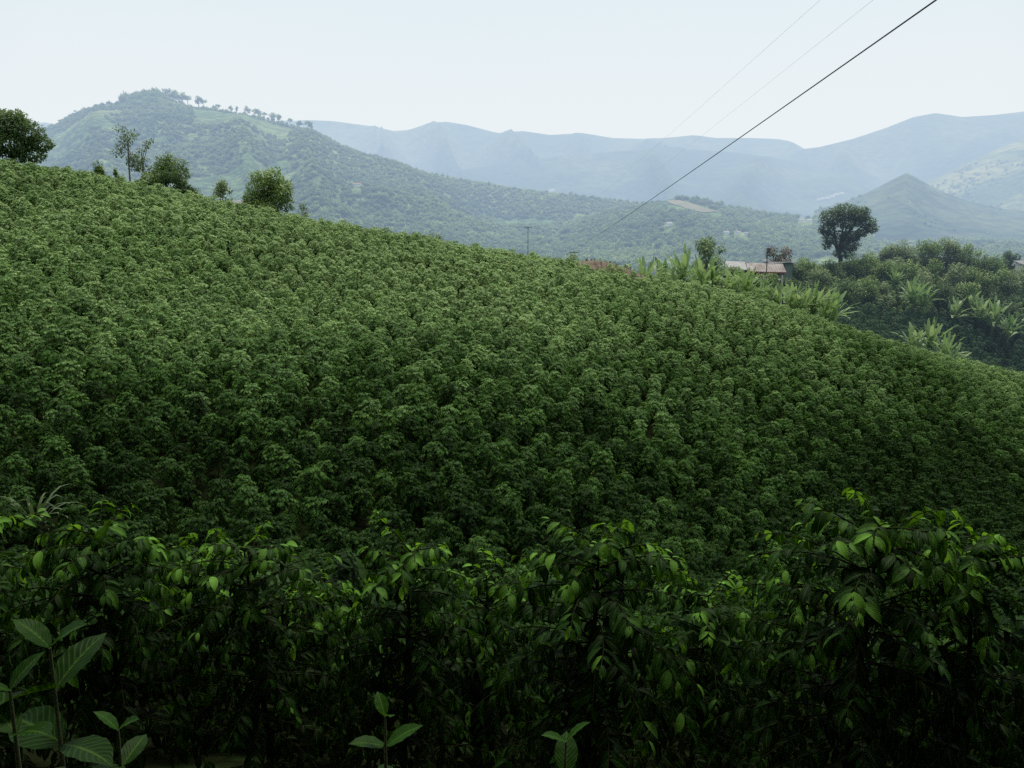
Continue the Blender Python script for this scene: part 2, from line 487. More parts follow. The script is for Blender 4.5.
def place_leaves(mb, tpl, pos, dirs, ups, size, tone, mi=0):
    v, f, uv = tpl
    pos, dirs, ups = np.asarray(pos, float), np.asarray(dirs, float), np.asarray(ups, float)
    n = len(pos)
    if not n: return
    x = dirs / (np.linalg.norm(dirs, axis=1)[:, None] + 1e-9)
    y = np.cross(ups, x); y /= np.linalg.norm(y, axis=1)[:, None] + 1e-9
    z = np.cross(x, y)
    size = np.full(n, size) if np.isscalar(size) else np.asarray(size)
    V = pos[:, None, :] + size[:, None, None] * (v[None, :, 0, None] * x[:, None, :] + v[None, :, 1, None] * y[:, None, :] + v[None, :, 2, None] * z[:, None, :])
    k = len(v)
    FF = (f[None, :, :] + (np.arange(n) * k)[:, None, None]).reshape(-1, f.shape[1])
    mb.add(V.reshape(-1, 3), FF, np.tile(uv, (n, 1)), np.repeat(np.asarray(tone) if not np.isscalar(tone) else np.full(n, tone), k), mi)


def coffee_bush(seed, H, R, nbr, npairs, leaf, tpl, stem_mb=None, leaf_mb=None, stem_mi=0, leaf_mi=0, twig=True, low=0.12, flat=0.0):
    r = np.random.default_rng(seed)
    near = tpl is LT_NEAR
    stem_mb = stem_mb or MB(); leaf_mb = leaf_mb or MB()
    lean = r.normal(0, 0.05, 2)
    def axis(h): return np.array([lean[0] * h, lean[1] * h, h])
    stem_mb.tube([axis(-0.15), axis(0.3 * H), axis(0.65 * H), axis(0.98 * H)], [0.030, 0.024, 0.016, 0.006], 6, stem_mi)
    pos, dirs, ups, size, tone = [], [], [], [], []
    ga = r.random() * 6.28
    for b in range(nbr):
        q = low + (0.98 - low) * ((b + r.random() * 0.7) / nbr) ** 0.8
        if near: q = min(0.97, round(q * 11) / 11.0 + r.normal(0, 0.012))   # side branches sit in tiers
        h = q * H
        qe = 0.62 if flat else (0.58 if near else 0.42)
        prof = math.sqrt(max(0.05 + flat * 0.25 + (0.15 if near else 0.0), 1 - (max(q - qe, 0) / (1.02 - qe)) ** 2)) * (0.80 + 0.2 * min(1, q / 0.4))
        Lb = R * prof * r.uniform(0.72, 1.14)
        ga += 2.4 + r.normal(0, 0.3)
        az = np.array([math.cos(ga), math.sin(ga), 0.0]); side = np.array([-az[1], az[0], 0.0])
        rise = r.uniform(0.2, 0.5) * (0.5 + 1.3 * q * q); sag = r.uniform(0.22, 0.55) if near else r.uniform(0.4, 0.85)
        bend = r.normal(0, 0.12)
        def pt(s): return axis(h) + az * (Lb * s * (1 - 0.12 * s * s)) + side * (bend * Lb * s * s) + np.array([0, 0, Lb * (rise * s - sag * s * s)])
        if twig:
            ss = np.linspace(0, 1, 5)
            stem_mb.tube([pt(s) for s in ss], np.linspace(0.006, 0.0025, 5), 4, stem_mi)
        n = max(3, int(npairs * (0.55 + 0.45 * prof)))
        for k in range(n):
            s = (0.25 if flat else 0.12) + (0.78 if flat else 0.91) * (k + r.random() * 0.4) / n
            p = pt(min(s, 1.0)); tg = pt(min(s, 1.0) + 0.02) - p; tg /= np.linalg.norm(tg)
            for sg in (-1, 1):
                d = tg * r.uniform(0.25, 0.8) + side * sg * r.uniform(0.55, 1.0) + np.array([0, 0, r.uniform(-0.85, -0.05) * (1 - 0.75 * flat - (0.4 if near and r.random() < 0.3 * q else 0.0))])
                if k >= n - 1: d = tg * 0.9 + side * sg * 0.45 + np.array([0, 0, r.uniform(-0.75, 0.1)])
                pos.append(p + r.normal(0, 0.006, 3)); dirs.append(d)
                ups.append(np.array([0, 0, 1.0]) + az * r.uniform(0.0, 0.5) + r.normal(0, 0.25, 3))
                size.append(leaf * r.uniform(0.62, 1.15) * (0.72 if k >= n - 1 else 1.0))
                tone.append(np.clip(0.05 + 0.06 * flat + (0.30 if flat else 0.22) * q + 0.30 * s * s + (0.25 * r.random() if k >= n - 2 else 0) + (0.0 if flat else 0.40 * r.random() ** 2 * q * s * s + 0.62 * max(0.0, q - 0.70) / 0.30 * r.random() - 0.10 - 0.16 * (1 - q)) + r.normal(0, 0.11), 0, 1))  # crown shading put into tone: inner and low leaves darker, top tips lighter
    top = axis(0.98 * H)
    for k in range(4):
        a0 = r.random() * 6.28
        for sg in (0, PI):
            d = np.array([math.cos(a0 + sg), math.sin(a0 + sg), 1.15 - 0.4 * k])
            pos.append(top - np.array([0, 0, 0.035 * k])); dirs.append(d); ups.append(np.array([0, 0, 1.0]) - d * 0.3)
            size.append(leaf * (0.5 + 0.13 * k)); tone.append(0.9 - 0.08 * k + r.normal(0, 0.05))
    place_leaves(leaf_mb, tpl, pos, dirs, ups, np.array(size), np.array(tone), leaf_mi)
    return stem_mb, leaf_mb


# ---- bushes of the slope (each one mesh; the stems do not show at that distance)
def slope_bush_mesh(seed, mat, nbr=48, npairs=7, leaf=0.18, H=1.6, R=0.76, tpl=LT_MID):
    mb = MB()
    coffee_bush(seed, H, R, nbr, npairs, leaf, tpl, mb, mb, 1, 0, False, 0.3, 1.0)
    return mb.mesh("coffee_bush", [mat, M["bark"]])


hill_protos = [slope_bush_mesh(100 + i, M[("leaf_lit", "leaf_hill", "leaf_half_shade", "leaf_shade", "leaf_deep_shade")[i // 3]], R=0.62 + 0.05 * (i % 3), H=1.45 + 0.12 * (i % 3)) for i in range(15)]
dark_protos = [slope_bush_mesh(200 + i, M["leaf_dark"], nbr=38, npairs=6, leaf=0.24, H=2.1, R=1.05) for i in range(3)]

# planting grid, rows running slightly across the slope
rng = np.random.default_rng(11)
ca, sa = math.cos(rad(14)), math.sin(rad(14))
gi, gj = np.meshgrid(np.arange(-160, 185), np.arange(-20, 140))
px = gi * 1.24 + (gj % 2) * 0.62 + rng.normal(0, 0.17, gi.shape)
py = gj * 1.10 + rng.normal(0, 0.17, gi.shape)
BX = (px * ca - py * sa).ravel(); BY = (px * sa + py * ca).ravel()
u_, v_, d_ = project(np.stack([BX, BY, ground(BX, BY) + 1.0], 1))
rid_u = np.array([r[0] for r in RIDGE]); rid_D = np.array([r[2] for r in RIDGE])
ok = (BY > 6.2) & (BY < np.interp(u_, rid_u, rid_D) + 7) & (u_ > -110) & (u_ < 1140) & (rng.random(len(BX)) > 0.008)
mound_c = P(612, 283, 100)
ok &= ~((np.abs(BX - mound_c[0]) < 6.4) & (BY > mound_c[1] - 3.4) & (BY < mound_c[1] + 8))
BX, BY, u_, v_, d_ = BX[ok], BY[ok], u_[ok], v_[ok], d_[ok]
BZ = ground(BX, BY)
gap = NZ.fbm(BX * 0.05 + 9, BY * 0.05 + 3, 3)
BS = np.clip(1.0 + rng.normal(0, 0.11, len(BX)) + 0.22 * gap, 0.82, 1.4)
BR = rng.random(len(BX)) * 6.283
# leaf colour darkens in steps towards the foot: slope shade painted into the bushes
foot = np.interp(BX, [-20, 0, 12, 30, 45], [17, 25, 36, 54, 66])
slope_shade = np.clip(np.interp(BY - foot, [-5, 0, 11, 22, 34, 52, 70], [1.04, .94, .74, .53, .33, .14, -.02]) + np.interp(BX, [8, 45], [0, 0.14]) + rng.normal(0, 0.09, len(BX)) + 0.22 * NZ.fbm(BX * 0.06, BY * 0.06 + 30, 3) + 0.34 * NZ.fbm(BX * 0.021 + 5, BY * 0.021 + 11, 2), 0, 0.999)
BI = 3 * np.floor(slope_shade * 5).astype(int) + rng.integers(0, 3, len(BX))
ut, vt, dt = project(np.stack([BX, BY, BZ + 1.7], 1))
vis = (ut > -12) & (ut < 1036) & (vt < 552) & (BY > 14)
order = np.argsort(np.where(vis, dt / BS, 1e9))
chosen = order[:300]
for k in range(15):                       # every kind of bush is there at least once
    if not (BI[chosen] == k).any():
        chosen = np.append(chosen, order[np.nonzero(BI[order] == k)[0][0]])
is_single = np.zeros(len(BX), bool); is_single[chosen] = True
first = {}
for i in chosen:
    k = int(BI[i])
    if k not in first:
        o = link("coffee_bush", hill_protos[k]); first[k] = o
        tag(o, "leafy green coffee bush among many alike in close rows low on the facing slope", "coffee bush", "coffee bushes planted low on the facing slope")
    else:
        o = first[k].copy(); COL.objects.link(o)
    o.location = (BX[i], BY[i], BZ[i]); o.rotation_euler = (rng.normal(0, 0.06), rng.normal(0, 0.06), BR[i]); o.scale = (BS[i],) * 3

# second hill : older dark coffee, and its two first bushes are scene objects too
HX, HY = np.meshgrid(np.arange(40, 200, 1.7), np.arange(118, 186, 1.6))
HX = (HX + rng.normal(0, 0.2, HX.shape)).ravel(); HY = (HY + rng.normal(0, 0.2, HY.shape)).ravel()
hz = ground(HX, HY)
hu, hv, hd = project(np.stack([HX, HY, hz + 1.5], 1))
low_edge = np.interp(hu, [780, 850, 900, 1000, 1100], [288, 288, 296, 300, 305])
keep = (hu > 800) & (hu < 1100) & (hv > low_edge - 16) & (rng.random(len(HX)) > 0.03)
HX, HY, hz = HX[keep], HY[keep], hz[keep]
dark_first = []
for k in range(3):
    i = int(len(HX) * (0.35 + 0.15 * k))
    o = link("coffee_bush", dark_protos[k], loc=(HX[i], HY[i], hz[i]), rz=k)
    tag(o, "dark old coffee bush among the dense dark ones on the second hill", "coffee bush", "dark coffee bushes on the second hill")
    dark_first.append((i, o))
hedge = hv[keep] < low_edge[keep] + 14
hm = np.ones(len(HX), bool); hm[[i for i, _ in dark_first]] = False


def scatter(name, pts, rot, scale, idx, sources, kind="stuff"):
    me = bpy.data.meshes.new(name)
    n = len(pts)
    me.vertices.add(n)
    me.vertices.foreach_set("co", np.asarray(pts, dtype=np.float32).ravel())
    for nm, ty, val in (("rot", "FLOAT_VECTOR", rot), ("scl", "FLOAT_VECTOR", scale), ("idx", "INT", idx)):
        a = me.attributes.new(nm, ty, "POINT")
        a.data.foreach_set("vector" if ty == "FLOAT_VECTOR" else "value", np.asarray(val, dtype=np.int32 if ty == "INT" else np.float32).ravel())
    me.update()
    o = link(name, me)
    ng = bpy.data.node_groups.new(name, "GeometryNodeTree")
    ng.interface.new_socket("Geometry", in_out="INPUT", socket_type="NodeSocketGeometry")
    ng.interface.new_socket("Geometry", in_out="OUTPUT", socket_type="NodeSocketGeometry")
    gin, gout = ng.nodes.new("NodeGroupInput"), ng.nodes.new("NodeGroupOutput")
    join = ng.nodes.new("GeometryNodeJoinGeometry")
    for s in reversed(sources):
        oi = ng.nodes.new("GeometryNodeObjectInfo"); oi.transform_space = "ORIGINAL"
        oi.inputs["Object"].default_value = s
        oi.inputs["As Instance"].default_value = False
        g2 = ng.nodes.new("GeometryNodeGeometryToInstance")
        ng.links.new(oi.outputs["Geometry"], g2.inputs[0]); ng.links.new(g2.outputs[0], join.inputs[0])
    iop = ng.nodes.new("GeometryNodeInstanceOnPoints")
    iop.inputs["Pick Instance"].default_value = True
    def named(nm, ty):
        a = ng.nodes.new("GeometryNodeInputNamedAttribute"); a.data_type = ty; a.inputs["Name"].default_value = nm
        return a.outputs["Attribute"]
    ng.links.new(gin.outputs[0], iop.inputs["Points"]); ng.links.new(join.outputs[0], iop.inputs["Instance"])
    ng.links.new(named("idx", "INT"), iop.inputs["Instance Index"])
    ng.links.new(named("rot", "FLOAT_VECTOR"), iop.inputs["Rotation"])
    ng.links.new(named("scl", "FLOAT_VECTOR"), iop.inputs["Scale"])
    ng.links.new(iop.outputs[0], gout.inputs[0])
    md = o.modifiers.new("scatter", "NODES"); md.node_group = ng
    tag(o, kind=kind)
    return o


rest = ~is_single
pts = np.concatenate([np.stack([BX[rest], BY[rest], BZ[rest]], 1), np.stack([HX[hm], HY[hm], hz[hm]], 1)])
nr, nh = int(rest.sum()), int(hm.sum())
rot = np.stack([rng.normal(0, 0.06, nr + nh), rng.normal(0, 0.06, nr + nh), rng.random(nr + nh) * 6.283], 1)
sc1 = np.concatenate([BS[rest], rng.uniform(0.85, 1.2, nh)])
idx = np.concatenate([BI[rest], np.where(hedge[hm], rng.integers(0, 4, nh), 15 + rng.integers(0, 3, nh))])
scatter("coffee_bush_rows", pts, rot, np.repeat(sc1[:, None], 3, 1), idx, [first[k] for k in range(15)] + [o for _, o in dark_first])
print("bushes on slope", len(BX), "second hill", nh)

# ---- the row of bushes right in front of the camera
near_sets = []
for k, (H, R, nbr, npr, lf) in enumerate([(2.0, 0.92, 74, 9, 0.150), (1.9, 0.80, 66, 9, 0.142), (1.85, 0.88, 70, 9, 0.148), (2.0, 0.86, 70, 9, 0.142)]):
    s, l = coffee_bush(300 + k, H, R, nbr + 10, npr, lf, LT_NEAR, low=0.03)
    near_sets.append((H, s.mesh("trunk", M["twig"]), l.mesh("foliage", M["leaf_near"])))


def near_bush(u, v, D, k, rz, label, sc=1.0, group=None):
    H, sm, lm = near_sets[k]
    top = P(u, v, D)
    g = gz(top[0], top[1])
    s = (top[2] - g) / H
    o = empty("coffee_bush", (top[0], top[1], g), rz)
    o.scale = (sc, sc, s)
    link("trunk", sm, o); link("foliage", lm, o)
    tag(o, label, "coffee bush", group)
    return o


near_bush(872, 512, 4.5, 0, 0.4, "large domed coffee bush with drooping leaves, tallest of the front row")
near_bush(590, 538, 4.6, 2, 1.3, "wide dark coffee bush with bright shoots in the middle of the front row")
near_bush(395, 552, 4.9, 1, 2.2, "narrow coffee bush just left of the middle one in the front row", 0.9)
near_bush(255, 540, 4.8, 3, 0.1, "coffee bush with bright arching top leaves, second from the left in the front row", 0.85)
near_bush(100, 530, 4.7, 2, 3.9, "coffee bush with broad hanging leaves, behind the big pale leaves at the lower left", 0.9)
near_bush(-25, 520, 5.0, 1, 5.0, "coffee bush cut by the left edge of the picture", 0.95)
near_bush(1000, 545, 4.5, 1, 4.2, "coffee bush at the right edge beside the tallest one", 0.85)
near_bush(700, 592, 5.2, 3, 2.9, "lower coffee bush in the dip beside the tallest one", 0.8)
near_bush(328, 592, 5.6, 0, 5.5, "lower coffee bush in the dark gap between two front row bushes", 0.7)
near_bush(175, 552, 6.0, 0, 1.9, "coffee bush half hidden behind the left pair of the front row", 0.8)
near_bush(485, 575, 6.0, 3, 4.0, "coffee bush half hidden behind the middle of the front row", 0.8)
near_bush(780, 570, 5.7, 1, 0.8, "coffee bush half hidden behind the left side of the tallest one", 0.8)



# ---- young plants close to the lens at the bottom of the picture
def young_plant(seed, height, pairs, leaf, tones):
    r = np.random.default_rng(seed)
    s, l = MB(), MB()
    s.tube([(0, 0, -0.1), (0.01, 0.0, 0.4 * height), (0.0, 0.01, 0.75 * height), (0, 0, height)], [0.012, 0.010, 0.006, 0.003], 6)
    pos, dirs, ups, size, tone = [], [], [], [], []
    a = r.random() * 3
    for k in range(pairs):
        z = height - 0.075 * k - 0.02 * k * k
        a += PI / 2 + r.normal(0, 0.25)
        for sg in (0, PI):
            up = 1.0 - 0.42 * k
            d = np.array([math.cos(a + sg), math.sin(a + sg), max(up, -0.6) + r.normal(0, 0.12)])
            pos.append((0, 0, z)); dirs.append(d); ups.append(np.array([0, 0, 1.0]) + r.normal(0, 0.15, 3))
            size.append(leaf * (0.62, 0.95, 1.05)[min(k, 2)] * r.uniform(0.85, 1.1))
            tone.append(np.clip(tones - 0.17 * k + r.normal(0, 0.06), 0.12, 1))
    place_leaves(l, LT_BIG, pos, dirs, ups, np.array(size), np.array(tone))
    return s.mesh("stem", M["banana_stem"]), l.mesh("foliage", M["leaf_big"])


for u, v, D, sd, pr, lf, rz, lab in [
    (50, 648, 1.5, 1, 7, 0.19, 2.75, "young coffee plant with big pale veined leaves at the lower left"),
    (10, 690, 1.35, 2, 6, 0.155, 1.9, "young coffee plant with yellow-green top leaves in the lower left corner"),
    (118, 730, 1.6, 5, 6, 0.13, 2.4, "young coffee plant with greyish leaves along the bottom edge"),
    (385, 716, 1.9, 3, 6, 0.13, 0.9, "young coffee plant with upright bright shoot at the bottom edge"),
    (566, 742, 1.7, 4, 6, 0.13, 2.2, "young coffee plant showing two yellow-green leaves at the bottom edge middle"),
]:
    p = P(u, v, D); g = gz(p[0], p[1])
    o = empty("young_coffee_plant", (p[0], p[1], g), rz)
    sm, lm = young_plant(sd, p[2] - g, pr, lf, 0.46 if D > 1.65 else 0.3)
    link("stem", sm, o); link("foliage", lm, o)
    tag(o, lab, "young plant")

# dry leaves lying on the soil between the front bushes
mb = MB(); r = np.random.default_rng(5)
n = 45
lx, ly = r.uniform(-5, 6, n), r.uniform(2.2, 9, n)
lz = ground(lx, ly) + 0.03
dd = r.normal(0, 1, (n, 3)); dd[:, 2] *= 0.25
place_leaves(mb, LT_MID, np.stack([lx, ly, lz], 1), dd, np.array([0, 0, 1.0]) + r.normal(0, 0.25, (n, 3)), r.uniform(0.07, 0.15, n), 0.5)
tag(link("leaf_litter", mb.mesh("leaf_litter", M["litter"])), kind="stuff")

# a clump of tall broad grass among the bushes at the left
def grass_clump(seed, n, L, width):
    r = np.random.default_rng(seed); mb = MB()
    for i in range(n):
        a = r.random() * 6.283; d = np.array([math.cos(a), math.sin(a), 0]); Lb = L * r.uniform(0.6, 1.1); out = r.uniform(0.3, 0.75)
        sd = np.array([-d[1], d[0], 0])
        V = []
        for k in range(7):
            s = k / 6
            c = d * (Lb * out * s ** 1.3) + np.array([0, 0, Lb * (0.95 * s - 0.55 * s ** 2.6 * (0.5 + out))])
            w = width * (math.sin(PI * min(0.98, 0.12 + 0.88 * s)) ** 0.7)
            V += [c - sd * w, c + sd * w]
        mb.add(V, [(2 * k, 2 * k + 1, 2 * k + 3, 2 * k + 2) for k in range(6)], tone=float(np.clip(r.normal(0.55, 0.2), 0, 1)))
    return mb.mesh("tall_grass_clump", M["grass"])


p = P(28, 474, 25.0)
o = link("tall_grass_clump", grass_clump(4, 30, 1.35 * max(2.0, p[2] - gz(p[0], p[1])), 0.045), loc=(p[0], p[1], gz(p[0], p[1])))
tag(o, "tall clump of pale arching grass blades among the coffee bushes at the left", "grass clump")

# ----------------------------------------------------------------------------
# banana plants
# ----------------------------------------------------------------------------
def banana_parts(seed, H, nleaf, L):
    r = np.random.default_rng(seed)
    st, cr = MB(), MB()
    lean = r.normal(0, 0.06, 2)
    st.tube([(0, 0, -0.3), (lean[0] * .4, lean[1] * .4, H * 0.4), (lean[0] * H, lean[1] * H, H)], [0.17, 0.14, 0.08], 8)
    base = np.array([lean[0] * H, lean[1] * H, H * 0.97])
    ns = 12
    for i in range(nleaf):
        a = i * 2.39 + r.normal(0, 0.3); d = np.array([math.cos(a), math.sin(a), 0]); sd = np.array([-d[1], d[0], 0])
        Lb = L * r.uniform(0.75, 1.1); q = i / max(nleaf - 1, 1)
        th0 = rad(88 - 36 * q + r.normal(0, 6)); curl = rad(14 + 85 * q * q + r.normal(0, 12))
        c = base.copy(); V = []; W = 0.19 * r.uniform(0.8, 1.15)
        for k in range(ns + 1):
            s = k / ns
            th = th0 - curl * s ** 1.4
            step = (d * math.cos(th) + np.array([0, 0, math.sin(th)])) * Lb / ns
            nrm = -d * math.sin(th) + np.array([0, 0, math.cos(th)])
            w = W * (0.06 if s < 0.13 else math.sin(PI * min(1, (s - 0.10) / 0.93)) ** 0.6 + 0.02)
            vdrop = r.uniform(0.1, 0.45)
            jag = 1 + r.normal(0, 0.10)
            V += [c - sd * w * jag + nrm * w * vdrop, c, c + sd * w * jag + nrm * w * vdrop]
            c = c + step
        fs = []
        for k in range(ns):
            b = 3 * k
            if not (k > 3 and r.random() < 0.18): fs.append((b, b + 1, b + 4, b + 3))
            if not (k > 3 and r.random() < 0.18): fs.append((b + 1, b + 2, b + 5, b + 4))
        cr.add(V, fs, tone=float(np.clip(r.normal(0.62 - 0.22 * q, 0.13), 0, 1)))
    return st.mesh("trunk", M["banana_stem"]), cr.mesh("crown", M["banana"])


ban = [banana_parts(40 + i, h, n, l) for i, (h, n, l) in enumerate([(2.3, 19, 3.0), (2.0, 18, 2.8), (2.6, 20, 3.1), (1.5, 17, 2.6)])]


def banana(u, D, ht_v, k, rz, label, group=None, sc=None):
    """plant whose top shows at row ht_v"""
    q = P(u, ht_v, D); g = gz(q[0], q[1])
    tall = {0: 5.1, 1: 4.5, 2: 5.6, 3: 3.9}[k]
    s = 1.32 * (sc or max(0.6, min(1.5, (q[2] - g) / tall)))
    o = empty("banana_plant", (q[0], q[1], g - 1.2 * s), rz)
    o.scale = (s, s, s)
    link("trunk", ban[k][0], o); link("crown", ban[k][1], o)
    tag(o, label, "banana plant", group)


GB = "banana plants in the row behind the crest of the slope"
LB = "bright green banana plant in the long row just behind the crest"
for u, D, v, k in [(648, 116, 254, 1), (662, 120, 250, 0), (682, 114, 249, 2), (694, 118, 247, 0), (703, 112, 254, 1), (716, 113, 263, 2), (728, 112, 262, 3), (738, 115, 265, 0),
                   (747, 111, 268, 1), (757, 113, 275, 3), (768, 115, 280, 2), (779, 112, 281, 0), (792, 114, 283, 1), (804, 113, 284, 0), (815, 114, 285, 2), (826, 115, 288, 1), (838, 116, 285, 0), (708, 120, 250, 3), (672, 112, 262, 3)]:
    banana(u, D, v, k, rng.random() * 6.28, LB, GB)
banana(919, 133, 309, 0, 0.3, "pale green banana plant standing alone against the dark coffee, upper of two")
banana(933, 132, 311, 2, 1.5, "tallest pale banana plant beside the dark coffee of the second hill")
banana(946, 129, 328, 1, 2.5, "low banana plant at the crest below the tall pale one")
banana(957, 127, 340, 3, 3.5, "smallest banana plant at the crest, lowest of the pale group")
for u, D, v, k, lab in [(898, 168, 266, 0, "banana plant with a star of arching leaves on the second hill top"), (914, 158, 278, 2, "bright banana plant above the dark coffee of the second hill"),
                        (926, 160, 284, 1, "banana plant with curved pale leaves above the dark coffee"), (958, 160, 287, 3, "low banana plant in the middle of the second hill's crest band"),
                        (985, 160, 285, 1, "banana plant beside the yellow-green group near the right edge"), (1001, 158, 273, 2, "tall yellow-green banana plant near the right edge on the second hill"),
                        (1014, 157, 280, 0, "yellow-green banana plant at the right edge on the second hill"), (974, 163, 288, 0, "banana plant with drooping leaves between the hill's bright groups")]:
    banana(u, D, v, k, rng.random() * 6.28, lab)

# ----------------------------------------------------------------------------
# trees
# ----------------------------------------------------------------------------
def crown_leaves(mb, r, blobs, n, leaf, tone0=0.35, shell=0.55):
    """leaf faces through a crown made of ellipsoid clumps (cx,cy,cz,rx,ry,rz)"""
    blobs = np.array(blobs, dtype=float)
    w = blobs[:, 3] * blobs[:, 4] * blobs[:, 5]; w = w ** 0.75; w /= w.sum()
    b = r.choice(len(blobs), n, p=w)
    d = r.normal(0, 1, (n, 3)); d /= np.linalg.norm(d, axis=1)[:, None]
    rr = shell + (1 - shell) * r.random(n) ** 0.7
    rr *= 1 + r.normal(0, 0.06, n)
    pos = blobs[b, :3] + d * blobs[b, 3:] * rr[:, None]
    dirs = d * 0.6 + r.normal(0, 0.6, (n, 3)) + np.array([0, 0, -0.25])
    ups = d * 0.7 + np.array([0, 0, 0.8]) + r.normal(0, 0.4, (n, 3))
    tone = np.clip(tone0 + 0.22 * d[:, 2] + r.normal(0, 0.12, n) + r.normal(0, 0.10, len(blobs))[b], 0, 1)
    place_leaves(mb, LT_FAR, pos, dirs, ups, 1.45 * leaf * r.uniform(0.6, 1.3, n), tone)


def tree_parts(seed, H, crown, n, leaf, mat, trunk_r=0.2, bark="bark", forks=5, tone0=0.4, trunk_frac=0.45, shell=0.5):
    r = np.random.default_rng(seed)
    t, c = MB(), MB()
    top = trunk_frac * H
    bend = r.normal(0, 0.04 * H, 2)
    t.tube([(0, 0, -0.5), (bend[0] * .3, bend[1] * .3, top * 0.5), (bend[0], bend[1], top)], [trunk_r * 1.3, trunk_r, trunk_r * 0.7], 8)
    for i in range(min(forks, len(crown))):
        q = np.array(crown[i][:3]); s = np.array([bend[0], bend[1], top * r.uniform(0.75, 1.0)])
        mid = s * 0.5 + q * 0.5 + np.array([0, 0, 0.06 * H]) * r.uniform(-0.5, 1)
        t.tube([s, mid, q], [trunk_r * 0.55, trunk_r * 0.35, trunk_r * 0.12], 6)
    crown_leaves(c, r, crown, n, leaf, tone0, shell)
    return t.mesh("trunk", M[bark]), c.mesh("crown", M[mat])


def rand_crown(seed, H, R, n, low=0.4, flat=1.0, rough=0.35, cone=0.0):
    """n clumps filling a rounded crown of radius R between low*H and H"""
    r = np.random.default_rng(seed); out = []
    cz, hz = (low + 1) / 2 * H, (1 - low) / 2 * H
    for i in range(n):
        d = r.normal(0, 1, 3); d /= np.linalg.norm(d); q = r.uniform(0.35, 0.86)
        x, y, z = d[0] * R * q, d[1] * R * q, d[2] * hz * q
        k = 1 - cone * (z / hz + 0.6)
        s = R * rough * r.uniform(0.6, 1.3)
        out.append((x * k, y * k, cz + z, s * k, s * k, s * flat * 0.85 * min(1.2, hz / R + 0.3)))
    return out


def put_tree(name, u, vtop, D, parts_fn, label, cat="tree", rz=0.0, sink=0.0, group=None, zbase=None):
    q = P(u, vtop, D)
    g = gz(q[0], q[1]) if zbase is None else zbase
    H = q[2] - g
    t, c = parts_fn(H)
    o = empty(name, (q[0], q[1], g), rz)
    if t: link("trunk", t, o)
    link("crown", c, o)
    tag(o, label, cat, group)
    return o, H


D0 = 101
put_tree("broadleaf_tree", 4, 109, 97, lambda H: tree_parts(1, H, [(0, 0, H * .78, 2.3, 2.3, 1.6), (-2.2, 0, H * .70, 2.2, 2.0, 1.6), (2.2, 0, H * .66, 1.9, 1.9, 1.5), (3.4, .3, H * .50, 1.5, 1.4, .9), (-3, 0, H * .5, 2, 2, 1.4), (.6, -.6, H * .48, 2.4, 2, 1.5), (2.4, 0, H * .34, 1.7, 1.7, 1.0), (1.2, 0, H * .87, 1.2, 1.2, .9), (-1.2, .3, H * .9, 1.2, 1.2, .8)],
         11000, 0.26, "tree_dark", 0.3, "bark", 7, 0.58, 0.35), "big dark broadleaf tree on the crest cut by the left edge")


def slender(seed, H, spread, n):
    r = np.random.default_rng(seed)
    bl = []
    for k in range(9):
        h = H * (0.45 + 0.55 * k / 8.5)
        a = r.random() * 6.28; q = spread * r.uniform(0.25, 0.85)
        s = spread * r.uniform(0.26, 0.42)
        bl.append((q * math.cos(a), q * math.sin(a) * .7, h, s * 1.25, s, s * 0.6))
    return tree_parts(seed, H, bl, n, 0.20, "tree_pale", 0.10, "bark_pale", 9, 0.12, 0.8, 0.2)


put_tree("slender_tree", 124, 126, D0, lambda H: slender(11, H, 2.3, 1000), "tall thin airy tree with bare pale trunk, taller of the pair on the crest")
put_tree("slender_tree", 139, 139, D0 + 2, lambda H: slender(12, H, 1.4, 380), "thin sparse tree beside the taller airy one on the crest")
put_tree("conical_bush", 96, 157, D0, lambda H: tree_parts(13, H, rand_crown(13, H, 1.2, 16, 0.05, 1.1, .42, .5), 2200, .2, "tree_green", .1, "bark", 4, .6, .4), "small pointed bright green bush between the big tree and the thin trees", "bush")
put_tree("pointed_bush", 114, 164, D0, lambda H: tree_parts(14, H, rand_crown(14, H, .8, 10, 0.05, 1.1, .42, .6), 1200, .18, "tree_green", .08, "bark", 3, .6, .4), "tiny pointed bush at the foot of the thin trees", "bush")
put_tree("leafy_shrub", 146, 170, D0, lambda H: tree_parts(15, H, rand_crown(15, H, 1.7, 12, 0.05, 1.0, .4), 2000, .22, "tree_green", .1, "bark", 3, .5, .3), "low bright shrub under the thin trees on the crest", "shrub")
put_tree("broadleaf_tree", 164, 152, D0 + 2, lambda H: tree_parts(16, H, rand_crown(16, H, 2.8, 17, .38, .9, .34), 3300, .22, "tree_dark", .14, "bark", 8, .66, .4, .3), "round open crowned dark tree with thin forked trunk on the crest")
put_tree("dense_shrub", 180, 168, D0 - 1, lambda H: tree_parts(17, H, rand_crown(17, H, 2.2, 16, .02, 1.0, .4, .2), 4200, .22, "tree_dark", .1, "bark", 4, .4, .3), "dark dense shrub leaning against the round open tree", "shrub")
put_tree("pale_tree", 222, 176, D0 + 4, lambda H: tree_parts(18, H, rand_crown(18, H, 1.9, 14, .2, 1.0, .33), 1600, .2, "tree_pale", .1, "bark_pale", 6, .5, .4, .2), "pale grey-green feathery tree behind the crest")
put_tree("pale_shrub", 238, 187, D0 + 5, lambda H: tree_parts(19, H, rand_crown(19, H, 1.5, 9, .1, 1.0, .33), 900, .2, "tree_pale", .1, "bark_pale", 5, .5, .4, .2), "low pale shrub beside the feathery tree", "shrub")
